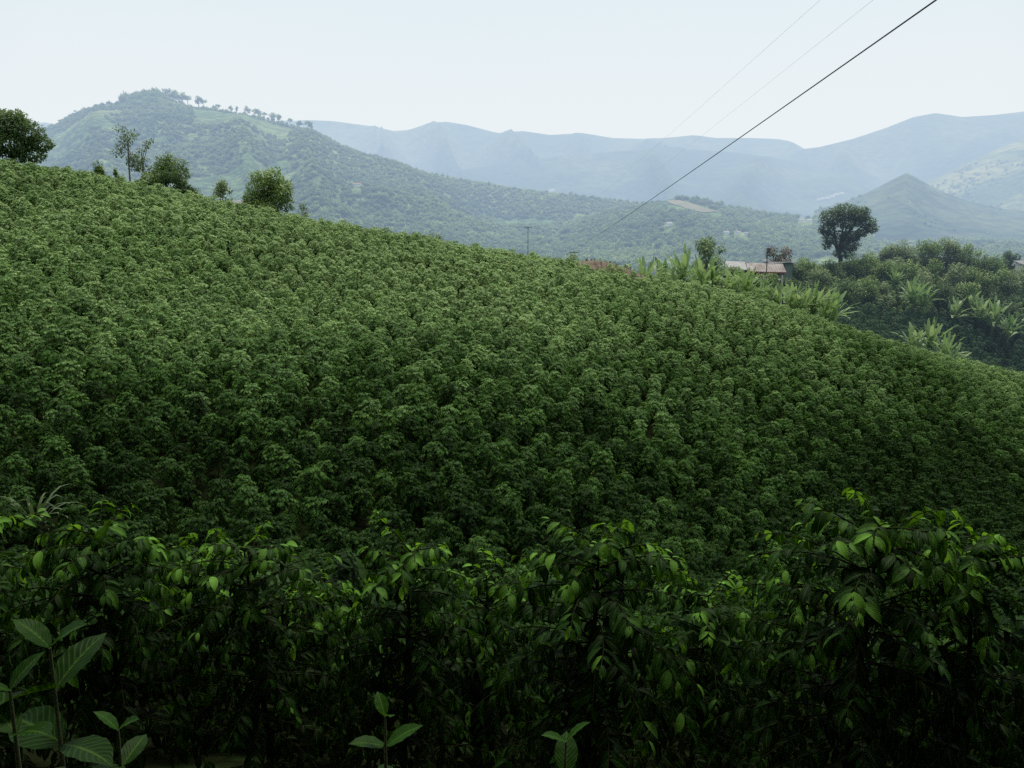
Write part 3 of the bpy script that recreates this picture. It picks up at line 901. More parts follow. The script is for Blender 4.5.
put_tree("broadleaf_tree", 267, 172, D0 - 1, lambda H: tree_parts(20, H, rand_crown(20, H, 3.2, 22, .12, 1.0, .36, .15) + [(-1.4, 0, H * .93, .75, .7, .6), (.5, 0, H * .9, .8, .8, .7)], 7500, .24, "tree_green", .16, "bark", 6, .72, .35), "bright green bushy tree with two top tufts on the crest")
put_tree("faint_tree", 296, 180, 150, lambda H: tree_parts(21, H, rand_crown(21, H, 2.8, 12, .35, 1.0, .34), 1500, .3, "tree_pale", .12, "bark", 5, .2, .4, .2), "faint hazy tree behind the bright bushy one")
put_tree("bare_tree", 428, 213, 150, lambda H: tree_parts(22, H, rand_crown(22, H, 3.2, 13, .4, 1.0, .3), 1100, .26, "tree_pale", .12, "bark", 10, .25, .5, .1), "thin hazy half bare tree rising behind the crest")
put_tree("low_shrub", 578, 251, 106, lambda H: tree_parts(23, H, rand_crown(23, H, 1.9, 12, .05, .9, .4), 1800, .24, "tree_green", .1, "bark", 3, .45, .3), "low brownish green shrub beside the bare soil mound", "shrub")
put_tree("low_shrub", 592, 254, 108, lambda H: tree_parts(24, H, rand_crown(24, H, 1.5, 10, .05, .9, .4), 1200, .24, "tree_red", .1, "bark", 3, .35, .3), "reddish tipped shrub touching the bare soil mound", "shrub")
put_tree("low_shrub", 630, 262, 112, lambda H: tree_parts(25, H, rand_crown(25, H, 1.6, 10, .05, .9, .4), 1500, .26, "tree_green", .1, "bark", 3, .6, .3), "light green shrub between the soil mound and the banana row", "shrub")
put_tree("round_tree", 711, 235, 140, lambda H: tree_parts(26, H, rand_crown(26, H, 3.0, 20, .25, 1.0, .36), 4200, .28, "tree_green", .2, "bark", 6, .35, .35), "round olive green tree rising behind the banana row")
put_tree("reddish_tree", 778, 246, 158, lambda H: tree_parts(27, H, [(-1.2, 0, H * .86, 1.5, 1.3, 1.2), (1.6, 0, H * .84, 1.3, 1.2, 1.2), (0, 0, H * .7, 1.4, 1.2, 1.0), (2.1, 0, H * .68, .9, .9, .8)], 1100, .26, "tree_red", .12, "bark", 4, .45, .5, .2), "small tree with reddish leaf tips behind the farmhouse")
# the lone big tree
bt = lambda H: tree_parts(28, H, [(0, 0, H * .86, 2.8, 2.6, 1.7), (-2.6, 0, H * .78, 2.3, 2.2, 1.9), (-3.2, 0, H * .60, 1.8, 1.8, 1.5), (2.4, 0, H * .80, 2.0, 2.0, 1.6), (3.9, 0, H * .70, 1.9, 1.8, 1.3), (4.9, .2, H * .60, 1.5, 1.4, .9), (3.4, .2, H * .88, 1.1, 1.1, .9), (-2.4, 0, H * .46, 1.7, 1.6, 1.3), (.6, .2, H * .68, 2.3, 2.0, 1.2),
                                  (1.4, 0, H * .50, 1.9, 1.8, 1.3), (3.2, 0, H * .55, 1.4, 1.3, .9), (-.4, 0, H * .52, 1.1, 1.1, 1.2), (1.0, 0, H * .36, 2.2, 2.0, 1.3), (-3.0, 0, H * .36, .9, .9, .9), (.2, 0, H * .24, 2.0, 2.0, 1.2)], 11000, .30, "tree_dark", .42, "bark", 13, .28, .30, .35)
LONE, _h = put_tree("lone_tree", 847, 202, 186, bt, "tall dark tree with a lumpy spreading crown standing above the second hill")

LONE.scale = (1.22, 1.22, 1.0)
# bushes and small trees that clothe the second hill's top
SHL = [
    ("dark rounded shrub between the farmhouse and the tall dark tree", 795, 262, 160, 2.9, "tree_dark"), ("light green shrub below the farmhouse roof", 806, 258, 168, 2.6, "tree_green"),
    ("pale arching shrub in front of the tall dark tree", 818, 268, 158, 2.6, "tree_pale"), ("dark shrub right at the foot of the tall dark tree", 833, 260, 170, 3.0, "tree_dark"),
    ("round dark bush under the tall dark tree's trunk", 856, 252, 172, 3.0, "tree_dark"), ("green bush beside the round dark one on the second hill", 874, 250, 176, 3.2, "tree_green"),
    ("dark leafy bush along the second hill's skyline after the tall tree", 892, 239, 190, 2.6, "tree_pale"), ("pale bush standing on the second hill's skyline", 908, 242, 186, 3.4, "tree_pale"),
    ("olive bush on the second hill's skyline, widest of them", 928, 240, 190, 3.8, "tree_green"), ("green crown on the second hill's skyline near its highest point", 946, 238, 192, 3.4, "tree_pale"),
    ("dark crown sloping down the second hill's skyline", 964, 244, 190, 3.2, "tree_green"), ("green bush low on the second hill's falling skyline", 981, 248, 188, 3.2, "tree_green"),
    ("olive bush at the second hill's skyline near the right edge", 1000, 254, 184, 3.4, "tree_green"), ("last bush of the second hill's skyline at the right edge", 1020, 262, 178, 3.4, "tree_pale"),
    ("light bush in the band below the skyline bushes", 885, 264, 172, 3.0, "tree_green"), ("dense green bush in the middle of the second hill top", 912, 258, 174, 3.2, "tree_green"),
    ("dark bush in the hollow of the second hill top", 938, 262, 174, 3.2, "tree_green"), ("pale bush below the second hill's widest crown", 955, 264, 172, 3.0, "tree_pale"),
    ("olive bush above the low banana plants of the second hill", 975, 266, 172, 3.2, "tree_green"), ("green bush behind the yellow-green banana plants", 998, 268, 170, 3.2, "tree_green"),
    ("dark bush at the crest beneath the white post", 800, 274, 140, 2.2, "tree_dark"), ("dark bush between the white post and the banana row", 784, 272, 142, 2.4, "tree_dark"),
    ("green bush in front of the dark coffee's upper edge", 866, 276, 160, 3.0, "tree_green"), ("grey-green bush above the dark coffee beside the star leaved banana", 882, 280, 160, 2.8, "tree_pale"),
    ("dark bush above the dark coffee below the tall tree", 846, 280, 156, 3.0, "tree_dark"), ("dusky bush beside the bananas at the dark coffee's edge", 828, 283, 150, 2.6, "tree_dark"),
    ("shaded bush in the band over the dark coffee, centre", 944, 280, 164, 3.0, "tree_dark"), ("bright shrub in front of the farmhouse wall, nearest the pole", 768, 263, 136, 2.4, "tree_green"), ("pale shrub in front of the farmhouse's green side wall", 732, 262, 136, 2.3, "tree_pale"),
    ("low green shrub under the farmhouse roof's middle", 750, 265, 134, 2.3, "tree_green"), ("pale feathery bush over the star leaved banana plant", 895, 256, 178, 3.2, "tree_pale"),
    ("pale bush at the edge of the second hill beyond the yellow-green bananas", 1012, 268, 166, 3.0, "tree_pale"), ("pale bush between the two dark hollows of the second hill", 925, 270, 166, 3.0, "tree_pale"),
    ("leafy bush over the dark coffee near the right edge group", 968, 279, 166, 2.8, "tree_green"),
]
for i, (lab, u, v, D, R, mt) in enumerate(SHL):
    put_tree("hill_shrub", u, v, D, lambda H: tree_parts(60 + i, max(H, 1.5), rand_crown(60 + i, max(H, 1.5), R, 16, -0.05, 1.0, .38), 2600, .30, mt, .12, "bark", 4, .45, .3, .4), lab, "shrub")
q = P(1014, 249, 205)
put_tree("round_tree", 1012, 247, 215, lambda H: tree_parts(90, H, rand_crown(90, H, 2.6, 14, .1, .9, .4), 2200, .3, "tree_dark", .2, "bark", 4, .3, .3), "dark round tree beside the white shed at the right edge")

# ----------------------------------------------------------------------------
# bare soil mound, buildings, posts
# ----------------------------------------------------------------------------
c = P(612, 283, 100)
th = np.linspace(-1, 1, 49); XX, YY = np.meshgrid(th * 6.6, np.linspace(-1, 1, 25) * 4.2)
prof = np.interp(XX / 6.6, [-1, -.82, -.6, -.3, 0, .3, .6, .85, 1], [0, .6, .95, 1.0, .9, .68, .42, .2, 0])
base = gz(c[0], c[1])
top = P(600, 260.5, 100)[2]
ZZ = base - 0.5 + (top - base + 0.5) * prof * np.clip(1 - (YY / 4.2) ** 2, 0, 1) ** 0.6 + 0.10 * NZ.fbm(XX * 1.1, YY * 1.1, 3)
tag(link("earth_mound", grid_mesh("earth_mound", XX, YY, ZZ, M["red_soil"]), loc=(c[0], c[1], 0)), kind="structure")
mb = MB(); r = np.random.default_rng(8)
fx = interp = None
pos = []
for i in range(14):
    for j in range(9):
        x = -2.2 + i * 0.62 + r.normal(0, .07); y = -3.6 + j * 0.6 + r.normal(0, .07)
        if x > 6: continue
        pr = np.interp(x / 6.6, [-1, -.82, -.6, -.3, 0, .3, .6, .85, 1], [0, .6, .95, 1.0, .9, .68, .42, .2, 0])
        z = base - .5 + (top - base + .5) * pr * max(0, 1 - (y / 4.2) ** 2) ** 0.6
        for k in range(7):
            pos.append((c[0] + x + r.normal(0, .06), c[1] + y + r.normal(0, .06), z + r.uniform(.0, .28)))
pos = np.array(pos)
place_leaves(mb, LT_FAR, pos, r.normal(0, 1, pos.shape), np.array([0, 0, 1.0]) + r.normal(0, .3, pos.shape), 0.2, 0.35)
tag(link("seedlings", mb.mesh("seedlings", M["tree_dark"])), kind="stuff")


def slab(mb, corners, t, mi=0, ribs=0):
    a, b, c_, d = [np.array(x, float) for x in corners]
    n = np.cross(b - a, d - a); n /= np.linalg.norm(n)
    v = [a, b, c_, d] + [x - n * t for x in (a, b, c_, d)]
    mb.add(v, [(0, 1, 2, 3), (7, 6, 5, 4), (0, 4, 5, 1), (1, 5, 6, 2), (2, 6, 7, 3), (3, 7, 4, 0)], mi=mi)
    for k in range(ribs):
        s = (k + 0.5) / ribs
        e, f = a + (b - a) * s, d + (c_ - d) * s
        w = (b - a) / np.linalg.norm(b - a) * 0.05
        h = n * 0.05
        mb.add([e - w, e + w, f + w, f - w, e - w + h, e + w + h, f + w + h, f - w + h], [(4, 5, 6, 7), (0, 1, 5, 4), (1, 2, 6, 5), (2, 3, 7, 6), (3, 0, 4, 7)], mi=mi)


# farmhouse: low, long, rusty tin roof
D = 150.0
g = P(757, 276, D)
o = empty("farmhouse", (g[0], g[1], g[2] - 1.6), rad(-6)); o.scale = (0.92, 0.92, 0.90)
zr = 1.2
W = 12.0
def part(name, fn, mat, parent, smooth=False):
    mb = MB(); fn(mb); return link(name, mb.mesh(name, mat, smooth), parent)
def eave(v): return P(757, v, D)[2] - (g[2] - 1.2)
ez = eave(266); rz_ = eave(258.2)
part("wall", lambda m: (m.box((-2.0, -2.8, -1.5), (4.4, 2.8, ez - 0.02))), M["plaster"], o)
part("side_wall", lambda m: m.box((-6.2, -2.6, -1.5), (-2.003, 2.6, ez + .35)), M["green_wall"], o)
rf = part("roof", lambda m: (slab(m, [(-2.4, -3.6, ez), (4.9, -3.6, ez - .15), (4.9, 0, rz_ - .15), (-2.4, 0, rz_)], .06, ribs=16), slab(m, [(4.9, 3.6, ez - .15), (-2.4, 3.6, ez), (-2.4, .003, rz_), (4.9, .003, rz_ - .15)], .06)), M["tin"], o)
part("side_roof", lambda m: slab(m, [(-6.6, -2.9, ez + .55), (-2.45, -2.9, ez + .18), (-2.45, 1.0, rz_ + .15), (-6.6, 1.0, rz_ + .25)], .06, ribs=8), M["tin_pale"], o)
part("fascia", lambda m: m.box((-2.4, -3.66, ez - .36), (4.9, -3.603, ez - .10)), M["red_trim"], o)
dr = part("door", lambda m: m.box((0.2, -2.86, -1.0), (1.1, -2.803, ez - .5)), M["red_trim"], o)
for x in (-1.2, 2.4):
    wn = part("window", lambda m: m.box((x, -2.86, ez - 1.5), (x + 0.9, -2.803, ez - .6)), M["opening"], o)
    part("frame", lambda m: (m.box((x - .06, -2.90, ez - .6), (x + .96, -2.863, ez - .52)), m.box((x - .06, -2.90, ez - 1.58), (x + .96, -2.863, ez - 1.5))), M["white"], wn)
for x in (-5.4, -3.2):
    part("window", lambda m: m.box((x, -2.66, ez - .5), (x + 0.9, -2.603, ez + .1)), M["opening"], o)
tag(o, "low farmhouse with rusty patched tin roof behind the banana row", "house")
# pale shed beside it
g2 = P(778, 270, 158)
o = empty("tin_roof_shed", (g2[0], g2[1], g2[2] - 1.0), rad(8))
e2 = P(778, 261, 158)[2] - (g2[2] - 1.0)
part("wall", lambda m: m.box((-2.2, -1.6, -1.0), (2.2, 1.6, e2 - .3)), M["green_wall"], o)
part("roof", lambda m: slab(m, [(-2.7, -2.0, e2 - .25), (2.7, -2.0, e2 - .1), (2.7, 2.0, e2 + .3), (-2.7, 2.0, e2 + .15)], .06, ribs=9), M["tin_pale"], o)
part("door", lambda m: m.box((-.5, -1.66, -.9), (.5, -1.603, e2 - .6)), M["opening"], o)
tag(o, "small shed with bright pale tin roof next to the farmhouse", "shed")
# white shed at the right edge
g3 = P(1031, 265, 190)
o = empty("white_shed", (g3[0], g3[1], g3[2] - 1.5), rad(10))
part("wall", lambda m: m.box((-2.5, -1.8, -2.5), (3.5, 1.8, 1.7)), M["white"], o)
part("roof", lambda m: slab(m, [(-3.0, -2.3, 1.5), (4.0, -2.3, 1.5), (4.0, 2.2, 2.4), (-3.0, 2.2, 2.4)], .07, ribs=9), M["tin_pale"], o)
part("window", lambda m: m.box((-.6, -1.86, 0.3), (.5, -1.803, 1.1)), M["opening"], o)
tag(o, "white shed with pale roof peeking over the second hill at the right edge", "shed")
# pale low roof on the crest between the shrubs
g4 = P(246, 206, 101)
o = empty("low_shelter", (g4[0], g4[1], g4[2] - 1.4), rad(-12))
part("roof", lambda m: slab(m, [(-2.0, -1.2, 1.75), (2.6, -1.2, 1.45), (2.6, 1.2, 1.9), (-2.0, 1.2, 2.15)], .05, ribs=8), M["tin_pale"], o)
for x, y in ((-1.8, -1), (2.3, -1), (-1.8, 1), (2.3, 1)):
    part("post", lambda m: m.tube([(x, y, -1.0), (x, y, 1.5)], .06, 6), M["pole"], o)
tag(o, "low shelter with pale tin roof half hidden in the shrubs on the crest", "shelter")

# posts and poles
def post(name, u, v0, v1, D, rr, mat, lab, lean=0.0, cap=False, cat="post"):
    a, b = P(u, v1, D), P(u + lean, v0, D)
    gzz = gz(a[0], a[1])
    o = empty(name, (a[0], a[1], min(gzz, a[2])))
    part("pole", lambda m: m.tube([(0, 0, -.4), (b[0] - a[0], 0, b[2] - min(gzz, a[2]))], [rr * 1.15, rr], 8), mat, o, True)
    if cap: cap(o, b - np.array([a[0], a[1], min(gzz, a[2])]))
    tag(o, lab, cat)
    return o


def cylcap(o, t):
    part("transformer", lambda m: m.tube([(0, -.12, t[2] - .9), (0, -.12, t[2] - .05)], .22, 8), M["pole"], o, True)


def crossarm(o, t):
    part("crossarm", lambda m: m.box((-.9, -.06, t[2] - .45), (.9, .06, t[2] - .33)), M["pole"], o)
    for x in (-.8, .8):
        part("insulator", lambda m: m.tube([(x, 0, t[2] - .33), (x, 0, t[2] - .16)], .05, 6), M["post"], o)


post("utility_pole", 767.5, 248, 272, 146, 0.09, M["pole"], "dark pole with a thick top beside the farmhouse", 0, cylcap, "pole")
post("wooden_post", 782.5, 275, 290, 124, 0.12, M["post"], "straight white post among the banana leaves", 0)
post("leaning_post", 761.5, 275, 286, 122, 0.10, M["post"], "leaning pale trunk-like post in front of the farmhouse", 3.0)
post("utility_pole", 528, 226, 262, 190, 0.07, M["pole"], "thin dark pole rising alone behind the middle of the crest", 0, crossarm, "pole")
post("utility_pole", 574, 250, 270, 142, 0.06, M["pole"], "thin pole behind the crest where the thick cable ends", 0, crossarm, "pole")

# power lines
def cable(name, a, b, rr, mat, lab, sag, ext=0.25):
    a, b = np.array(a), np.array(b)
    s = np.concatenate([[-ext], np.linspace(0, 1, 41) ** 1.6])
    pts = a[None, :] + (b - a)[None, :] * s[:, None]
    pts[:, 2] -= sag * 4 * np.clip(s, 0, 1) * (1 - np.clip(s, 0, 1)) 
    mb = MB(); mb.tube(pts, rr, 6)
    tag(link(name, mb.mesh(name, mat)), lab, "cable")


cable("power_cable", P(936, 0, 13), P(574, 249, 142), 0.013, M["cable"], "thick dark cable slanting from the top edge down to the valley", 0.25, 0.03)
cable("power_cable", P(820, 0, 40), P(560, 226, 480), 0.0046, M["wire"], "faint thin wire slanting highest, leftmost of the three at the top edge", 1.0, 0.05)
cable("power_cable", P(873, 0, 38), P(598, 212, 480), 0.0044, M["wire"], "faint thin wire slanting between the thick cable and the upper thin wire", 1.0, 0.05)

# ----------------------------------------------------------------------------
# valley, mountains
# ----------------------------------------------------------------------------
xs = np.concatenate([-np.geomspace(7000, 60, 50), np.linspace(-50, 50, 5), np.geomspace(60, 7000, 50)])
ys = np.concatenate([[-3000, -1200, -500, -250, -120], np.linspace(-60, 300, 10), np.geomspace(330, 9000, 60)])
XX, YY = np.meshgrid(xs, ys)


def valley_z(x, y):
    far = np.clip((y - 260) / 500, 0, 1)
    return -62 + 9 * far * NZ.fbm(x * 0.0035, y * 0.0035, 4) * 2 + 10 * np.clip((y - 900) / 1500, 0, 1.5)


tag(link("valley_ground", grid_mesh("valley_ground", XX, YY, valley_z(XX, YY), M["valley"])), kind="structure")

TREE_SITES = []


def mountain(name, crest, Dc, Df, mat, seed, rough=1.0, Db=None, zf=-60, shape=1.0, nu=160, nt=70, wood=None, spur=0.0, spurf=10.0, jag=0.0):
    """a slope whose crest line runs through the given sights at distance Dc(u), falling to zf at distance Df"""
    nzm = Noise2(seed)
    cu = np.array([c[0] for c in crest], float); cv = np.array([c[1] for c in crest], float)
    uu = np.linspace(cu[0], cu[-1], nu)
    # smooth crest
    vv = np.interp(uu, cu, cv)
    Dcu = np.interp(uu, [c[0] for c in crest], [c[2] if len(c) > 2 else Dc for c in crest])
    Dfu = Df if np.isscalar(Df) else np.interp(uu, *zip(*Df))
    Db = Db or Dc * 1.35
    t = np.concatenate([np.linspace(0, 1, nt), 1 + np.linspace(0.06, 1, 14)])
    X = np.zeros((len(t), nu)); Y = X.copy(); Z = X.copy()
    zc = np.array([P(u, v, d)[2] for u, v, d in zip(uu, vv, Dcu)])
    for i, tt in enumerate(t):
        if tt <= 1:
            D = Dfu + (Dcu - Dfu) * tt
            z = zf + (zc - zf) * tt ** shape
        else:
            D = Dcu + (Db - Dcu) * (tt - 1)
            z = zc + (zf - zc) * (tt - 1) ** 0.9
        x = (uu - 512) / F * D / CP
        env = math.sin(PI * min(tt, 1.0)) ** 0.8 if tt <= 1 else 0.0
        z = z + env * rough * 60 * nzm.fbm(x * 0.004, D * 0.004, 5)
        if spur:
            z = z + env * spur * (0.5 - np.abs(np.sin(uu / 1024 * spurf + 1.2 * nzm.fbm(uu * 0.008, D * 0.001 + np.zeros(nu), 2) * 3 + tt * 1.2))) * (zc - zf)
        if jag and tt <= 1:
            z = z + jag * tt ** 8 * nzm.fbm(x * 0.03, D * 0.0 + np.zeros(nu), 3)
        X[i], Y[i], Z[i] = x, D, z
    tag(link(name, grid_mesh(name, X, Y, Z, mat)), kind="structure")
    if wood:
        n, thr, sc0, sc1 = wood
        r = np.random.default_rng(seed + 5)
        a = r.random(n) * (nt - 2); b = r.random(n) * (nu - 2)
        i, j = a.astype(int), b.astype(int); fa, fb = a - i, b - j
        def bil(A): return (A[i, j] * (1 - fb) + A[i, j + 1] * fb) * (1 - fa) + (A[i + 1, j] * (1 - fb) + A[i + 1, j + 1] * fb) * fa
        p = np.stack([bil(X), bil(Y), bil(Z)], 1)
        dens = nzm.fbm(p[:, 0] * 0.006 + 7, p[:, 1] * 0.006 + 3, 4)
        k = dens > thr
        TREE_SITES.append((p[k], r.uniform(sc0, sc1, k.sum())))
    return X, Y, Z


mountain("far_ridge", [(-260, 128), (-60, 120), (10, 117), (45, 118), (75, 123), (110, 128), (200, 130), (290, 124), (320, 120), (345, 121), (380, 126), (402, 131), (416, 130), (432, 124), (450, 121.5), (470, 125), (498, 133), (522, 131), (548, 135),
                       (578, 133), (606, 138), (640, 139), (664, 137), (682, 135), (702, 138), (735, 138), (762, 139), (776, 143), (788, 150), (830, 158), (900, 165), (1000, 170), (1300, 180)], 3200, 2300, M["m_far"], 21, 0.7, 4600, -50, 1.0, 260, 60, None, 0.5, 40.0)
mountain("foothill_ridge", [(300, 200), (420, 178), (520, 160), (600, 152), (660, 148), (720, 152), (770, 160), (820, 172), (880, 190), (940, 205)], 2700, 1900, M["m_far"], 25, 0.6, 3300, -55, 1.0, 150, 50, None, 0.4, 30.0)
mountain("right_mountain", [(640, 205), (700, 190), (745, 170), (785, 149), (800, 147), (830, 139), (860, 128), (885, 117), (905, 113), (930, 117), (960, 115), (990, 111), (1012, 110), (1040, 112), (1150, 100), (1400, 110)], 2900, 2300, M["m_far"], 22, 0.7, 3600, -50, 1.0, 200, 60, None, 0.38, 26.0)
mountain("right_spur", [(850, 205), (880, 192), (905, 181), (935, 166), (965, 150), (1000, 134), (1024, 124), (1100, 104), (1300, 90)], 2200, 1620, M["m_right"], 23, 0.5, 2900, -55, 1.0, 120, 60, (1500, 0.10, 0.5, 0.9), 0.12, 30.0)
mountain("pyramid_hill", [(800, 210), (830, 201), (850, 192), (868, 181.5), (884, 172.5), (898, 180), (918, 191), (942, 200), (975, 208), (1010, 212)], 1500, 1120, M["m_far"], 24, 0.12, 1800, -58, 1.0, 120, 50, (900, 0.10, 0.3, 0.7), 0.06, 30.0)
LM = mountain("left_mountain", [(-320, 190), (-160, 175), (-60, 165), (20, 158), (50, 140), (70, 131), (90, 122), (110, 112), (130, 105), (150, 101), (170, 96), (185, 95), (200, 103), (225, 108), (245, 112), (270, 115), (300, 124), (330, 133), (350, 144), (375, 155), (400, 163), (430, 172), (470, 180), (520, 188), (560, 193), (610, 199), (660, 206), (720, 214), (800, 222)],
              1350, [(-320, 560), (300, 620), (500, 760), (800, 900)], M["m_near"], 20, 0.95, 1900, -60, 1.05, 260, 110, (44000, -0.12, 0.16, 0.7), 0.13, 26.0, 1.5)
mountain("valley_knoll", [(560, 226), (600, 214), (640, 205), (670, 197), (690, 198), (715, 206), (750, 214), (800, 219), (860, 222)], 1150, 760, M["valley"], 27, 0.25, 1500, -60, 1.0, 110, 50, (4200, -0.05, 0.45, 0.85), 0.1, 20.0)
from mathutils.bvhtree import BVHTree
bv, bf = [], []
for ob in list(COL.objects):
    if ob.type == "MESH" and ob.get("kind") == "structure" and ob.name not in ("plantation_hillside", "earth_mound"):
        k = len(bv); bv += [tuple(x.co) for x in ob.data.vertices]; bf += [tuple(i + k for i in p_.vertices) for p_ in ob.data.polygons]
BVH = BVHTree.FromPolygons(bv, bf)


def sight(u, v):
    """the far ground seen at (u, v)"""
    d = Vector(P(u, v, 1.0)).normalized()
    h = BVH.ray_cast(Vector((0, 0, 0)) + d * 330, d)[0]
    return np.array(h) if h is not None else P(u, v, 1500)


fu, ft = np.meshgrid(np.linspace(0, 1, 24), np.linspace(0, 1, 9))
cu_ = 672 + fu * 46 - ft * 6
tv_ = np.interp(cu_, [665, 680, 692, 706, 720], [199.5, 200.5, 204, 208.5, 212.5]) + ft * (1.5 + 5.0 * np.sin(PI * fu) ** .7)
q = np.array([sight(a_, b_) for a_, b_ in zip(cu_.ravel(), tv_.ravel())])
q = q * 0.9975
tag(link("dry_field", grid_mesh("dry_field", q[:, 0].reshape(fu.shape), q[:, 1].reshape(fu.shape), q[:, 2].reshape(fu.shape) + 0.6, surf_mat("dry_field", [(0.3, (0.12, 0.125, 0.07)), (0.7, (0.20, 0.19, 0.115))], 0.02, 5, 0.95))), kind="structure")

HOUSE_SIGHTS = [(357, 187)] + [(669, 225), (726, 234), (738, 234), (746, 235), (801, 221), (809, 221.5), (552, 190)] + [(819, 199), (823, 198), (827, 197.5), (832, 196), (836, 194), (841, 193)]
# forest canopy over the valley floor too
r = np.random.default_rng(77)
n = 26000
vy = 420 + 1500 * r.random(n) ** 1.3; vx = (r.uniform(-0.62, 0.72, n)) * vy
k = NZ.fbm(vx * 0.005 + 3, vy * 0.005 + 8, 4) > -0.08
TREE_SITES.append((np.stack([vx[k], vy[k], valley_z(vx[k], vy[k])], 1), r.uniform(0.45, 1.0, k.sum())))

# far trees that can be told apart on the left mountain's skyline
far_parts = []
for s in range(4):
    H = 13.0
    cr = [rand_crown(400 + s, H, 5.2, 9, .25, .8, .36), rand_crown(404 + s, H, 3.8, 8, .35, .8, .4), rand_crown(407 + s, H, 6.4, 9, .4, .6, .34), rand_crown(411 + s, H, 3.0, 7, .15, .9, .4)][s]
    far_parts.append(tree_parts(400 + s, H, cr, 420, 1.1, "forest", .35, "bark", 4, .35, .6))
LXm, LYm, LZm = LM


CRU, CRV, _ = project(np.stack([LXm[109], LYm[109], LZm[109]], 1))


def crest_point(u):
    return np.array([np.interp(u, CRU, A[109]) for A in (LXm, LYm, LZm)])


def far_tree(u, vtop, k, label, group=None):
    q = crest_point(u); q[2] -= 0.5; top = P(u, vtop, q[1])
    s = max(0.4, (top[2] - q[2]) / 13.0)
    o = empty("skyline_tree", tuple(q), u * 0.7)
    o.scale = (s * (0.8 + 0.55 * ((u * 7.3) % 1)), s * (0.8 + 0.55 * ((u * 7.3) % 1)), s)
    link("trunk", far_parts[k][0], o); link("crown", far_parts[k][1], o)
    tag(o, label, "tree", group)


GS = "small trees on the left mountain's skyline"
LS = "tiny hazy tree in the line of trees along the left mountain's skyline"
far_tree(153.5, 87, 1, "hazy tree standing up at the cliff end of the left mountain's wooded summit")
for u, v, k in [(160, 89.5, 0), (167, 88, 2), (173, 89.5, 0), (176, 90, 1), (182, 91.5, 0), (188, 95, 2), (156.5, 92, 3)]:
    far_tree(u, v, k, "hazy tree of the wooded clump crowning the left mountain's summit", "trees crowning the left mountain's summit")
for u, v, k in [(199, 95, 1), (204, 99, 2), (214, 105, 0), (218, 104, 2), (231, 105, 1), (237, 105.5, 3), (248, 105.5, 0), (255, 108.5, 2), (259, 109, 0), (264, 112, 2), (273, 112, 0), (279, 113.5, 1), (290, 118, 2), (299, 120, 0), (308, 120.5, 2), (311, 122, 1), (120, 106, 3), (95, 116, 3), (75, 127, 2)]:
    far_tree(u, v, k, LS, GS)
# wood over the summit, and the rest : one mass
r = np.random.default_rng(78)
su = np.concatenate([r.uniform(152, 215, 420), r.uniform(151, 192, 160)]); sD = np.concatenate([r.uniform(1180, 1345, 420), r.uniform(1325, 1352, 160)])
ok = []
for u, D in zip(su, sD):
    x = (u - 512) / F * D / CP
    j = np.argmin((LXm - x) ** 2 + (LYm - D) ** 2)
    zz = LZm.ravel()[j]
    ok.append((x, D, zz))
TREE_SITES.append((np.array(ok), np.concatenate([r.uniform(0.5, 0.9, 420), r.uniform(0.7, 1.25, 160)])))
cu2 = np.concatenate([r.uniform(195, 335, 260), r.uniform(60, 150, 90)]); back = r.integers(0, 5, len(cu2))
cj = np.clip(np.searchsorted(project(np.stack([LXm[109], LYm[109], LZm[109]], 1))[0], cu2), 0, LXm.shape[1] - 1)
TREE_SITES.append((np.stack([LXm[109 - back, cj], LYm[109 - back, cj], LZm[109 - back, cj] - 0.4], 1) + r.normal(0, 1.5, (len(cu2), 3)) * np.array([1, 1, 0]), r.uniform(0.15, 0.72, len(cu2)) ** 1.2))

fc = MB()
fr = np.random.default_rng(6)
src = []
pf = np.concatenate([p for p, _ in TREE_SITES]); sf = np.concatenate([s for _, s in TREE_SITES])
for k, (u, vtop) in enumerate([(384, 196), (452, 202), (346, 210)]):
    H = 9.0
    cr = rand_crown(500 + k, H, 4.4, 8, .0, .9, .45)
    mb = MB(); mb.tube([(0, 0, -1.5), (0, 0, H * .5)], [.3, .2], 6, 1)
    crown_leaves(mb, fr, cr, 260, 1.5, .4, .6)
    me = mb.mesh("valley_tree", [M["forest"], M["bark"]])
    cand = project(pf)
    j = np.argmin((cand[0] - u) ** 2 + (cand[1] - vtop - 6) ** 2)
    o = link("valley_tree", me, loc=tuple(pf[j]), sc=1.5)
    tag(o, ["dark crowned tree on the lower slope of the left mountain", "dark tree below the left mountain's long falling ridge", "hazy tree low on the left mountain above the crest"][k], "tree")
    src.append(o)
cl = np.ones(len(pf), bool)
hu_, hv_, _d = project(pf)
for (u, v) in HOUSE_SIGHTS:
    cl &= ~((np.abs(hu_ - u) < 5) & (hv_ > v - 2.5) & (hv_ < v + 8))
cl &= ~((hu_ > 664) & (hu_ < 722) & (hv_ > np.interp(hu_, [664, 690, 722], [198, 202, 212])) & (hv_ < np.interp(hu_, [664, 690, 722], [212, 214, 222])))
pf, sf = pf[cl], sf[cl]
nf = len(pf)
rr = np.stack([np.zeros(nf), np.zeros(nf), fr.random(nf) * 6.283], 1)
sc3 = sf[:, None] * np.stack([fr.uniform(.8, 1.3, nf), fr.uniform(.8, 1.3, nf), fr.uniform(.7, 1.15, nf)], 1)
scatter("distant_woods", pf, rr, sc3, fr.integers(0, 3, nf), src)
print("forest trees", nf)


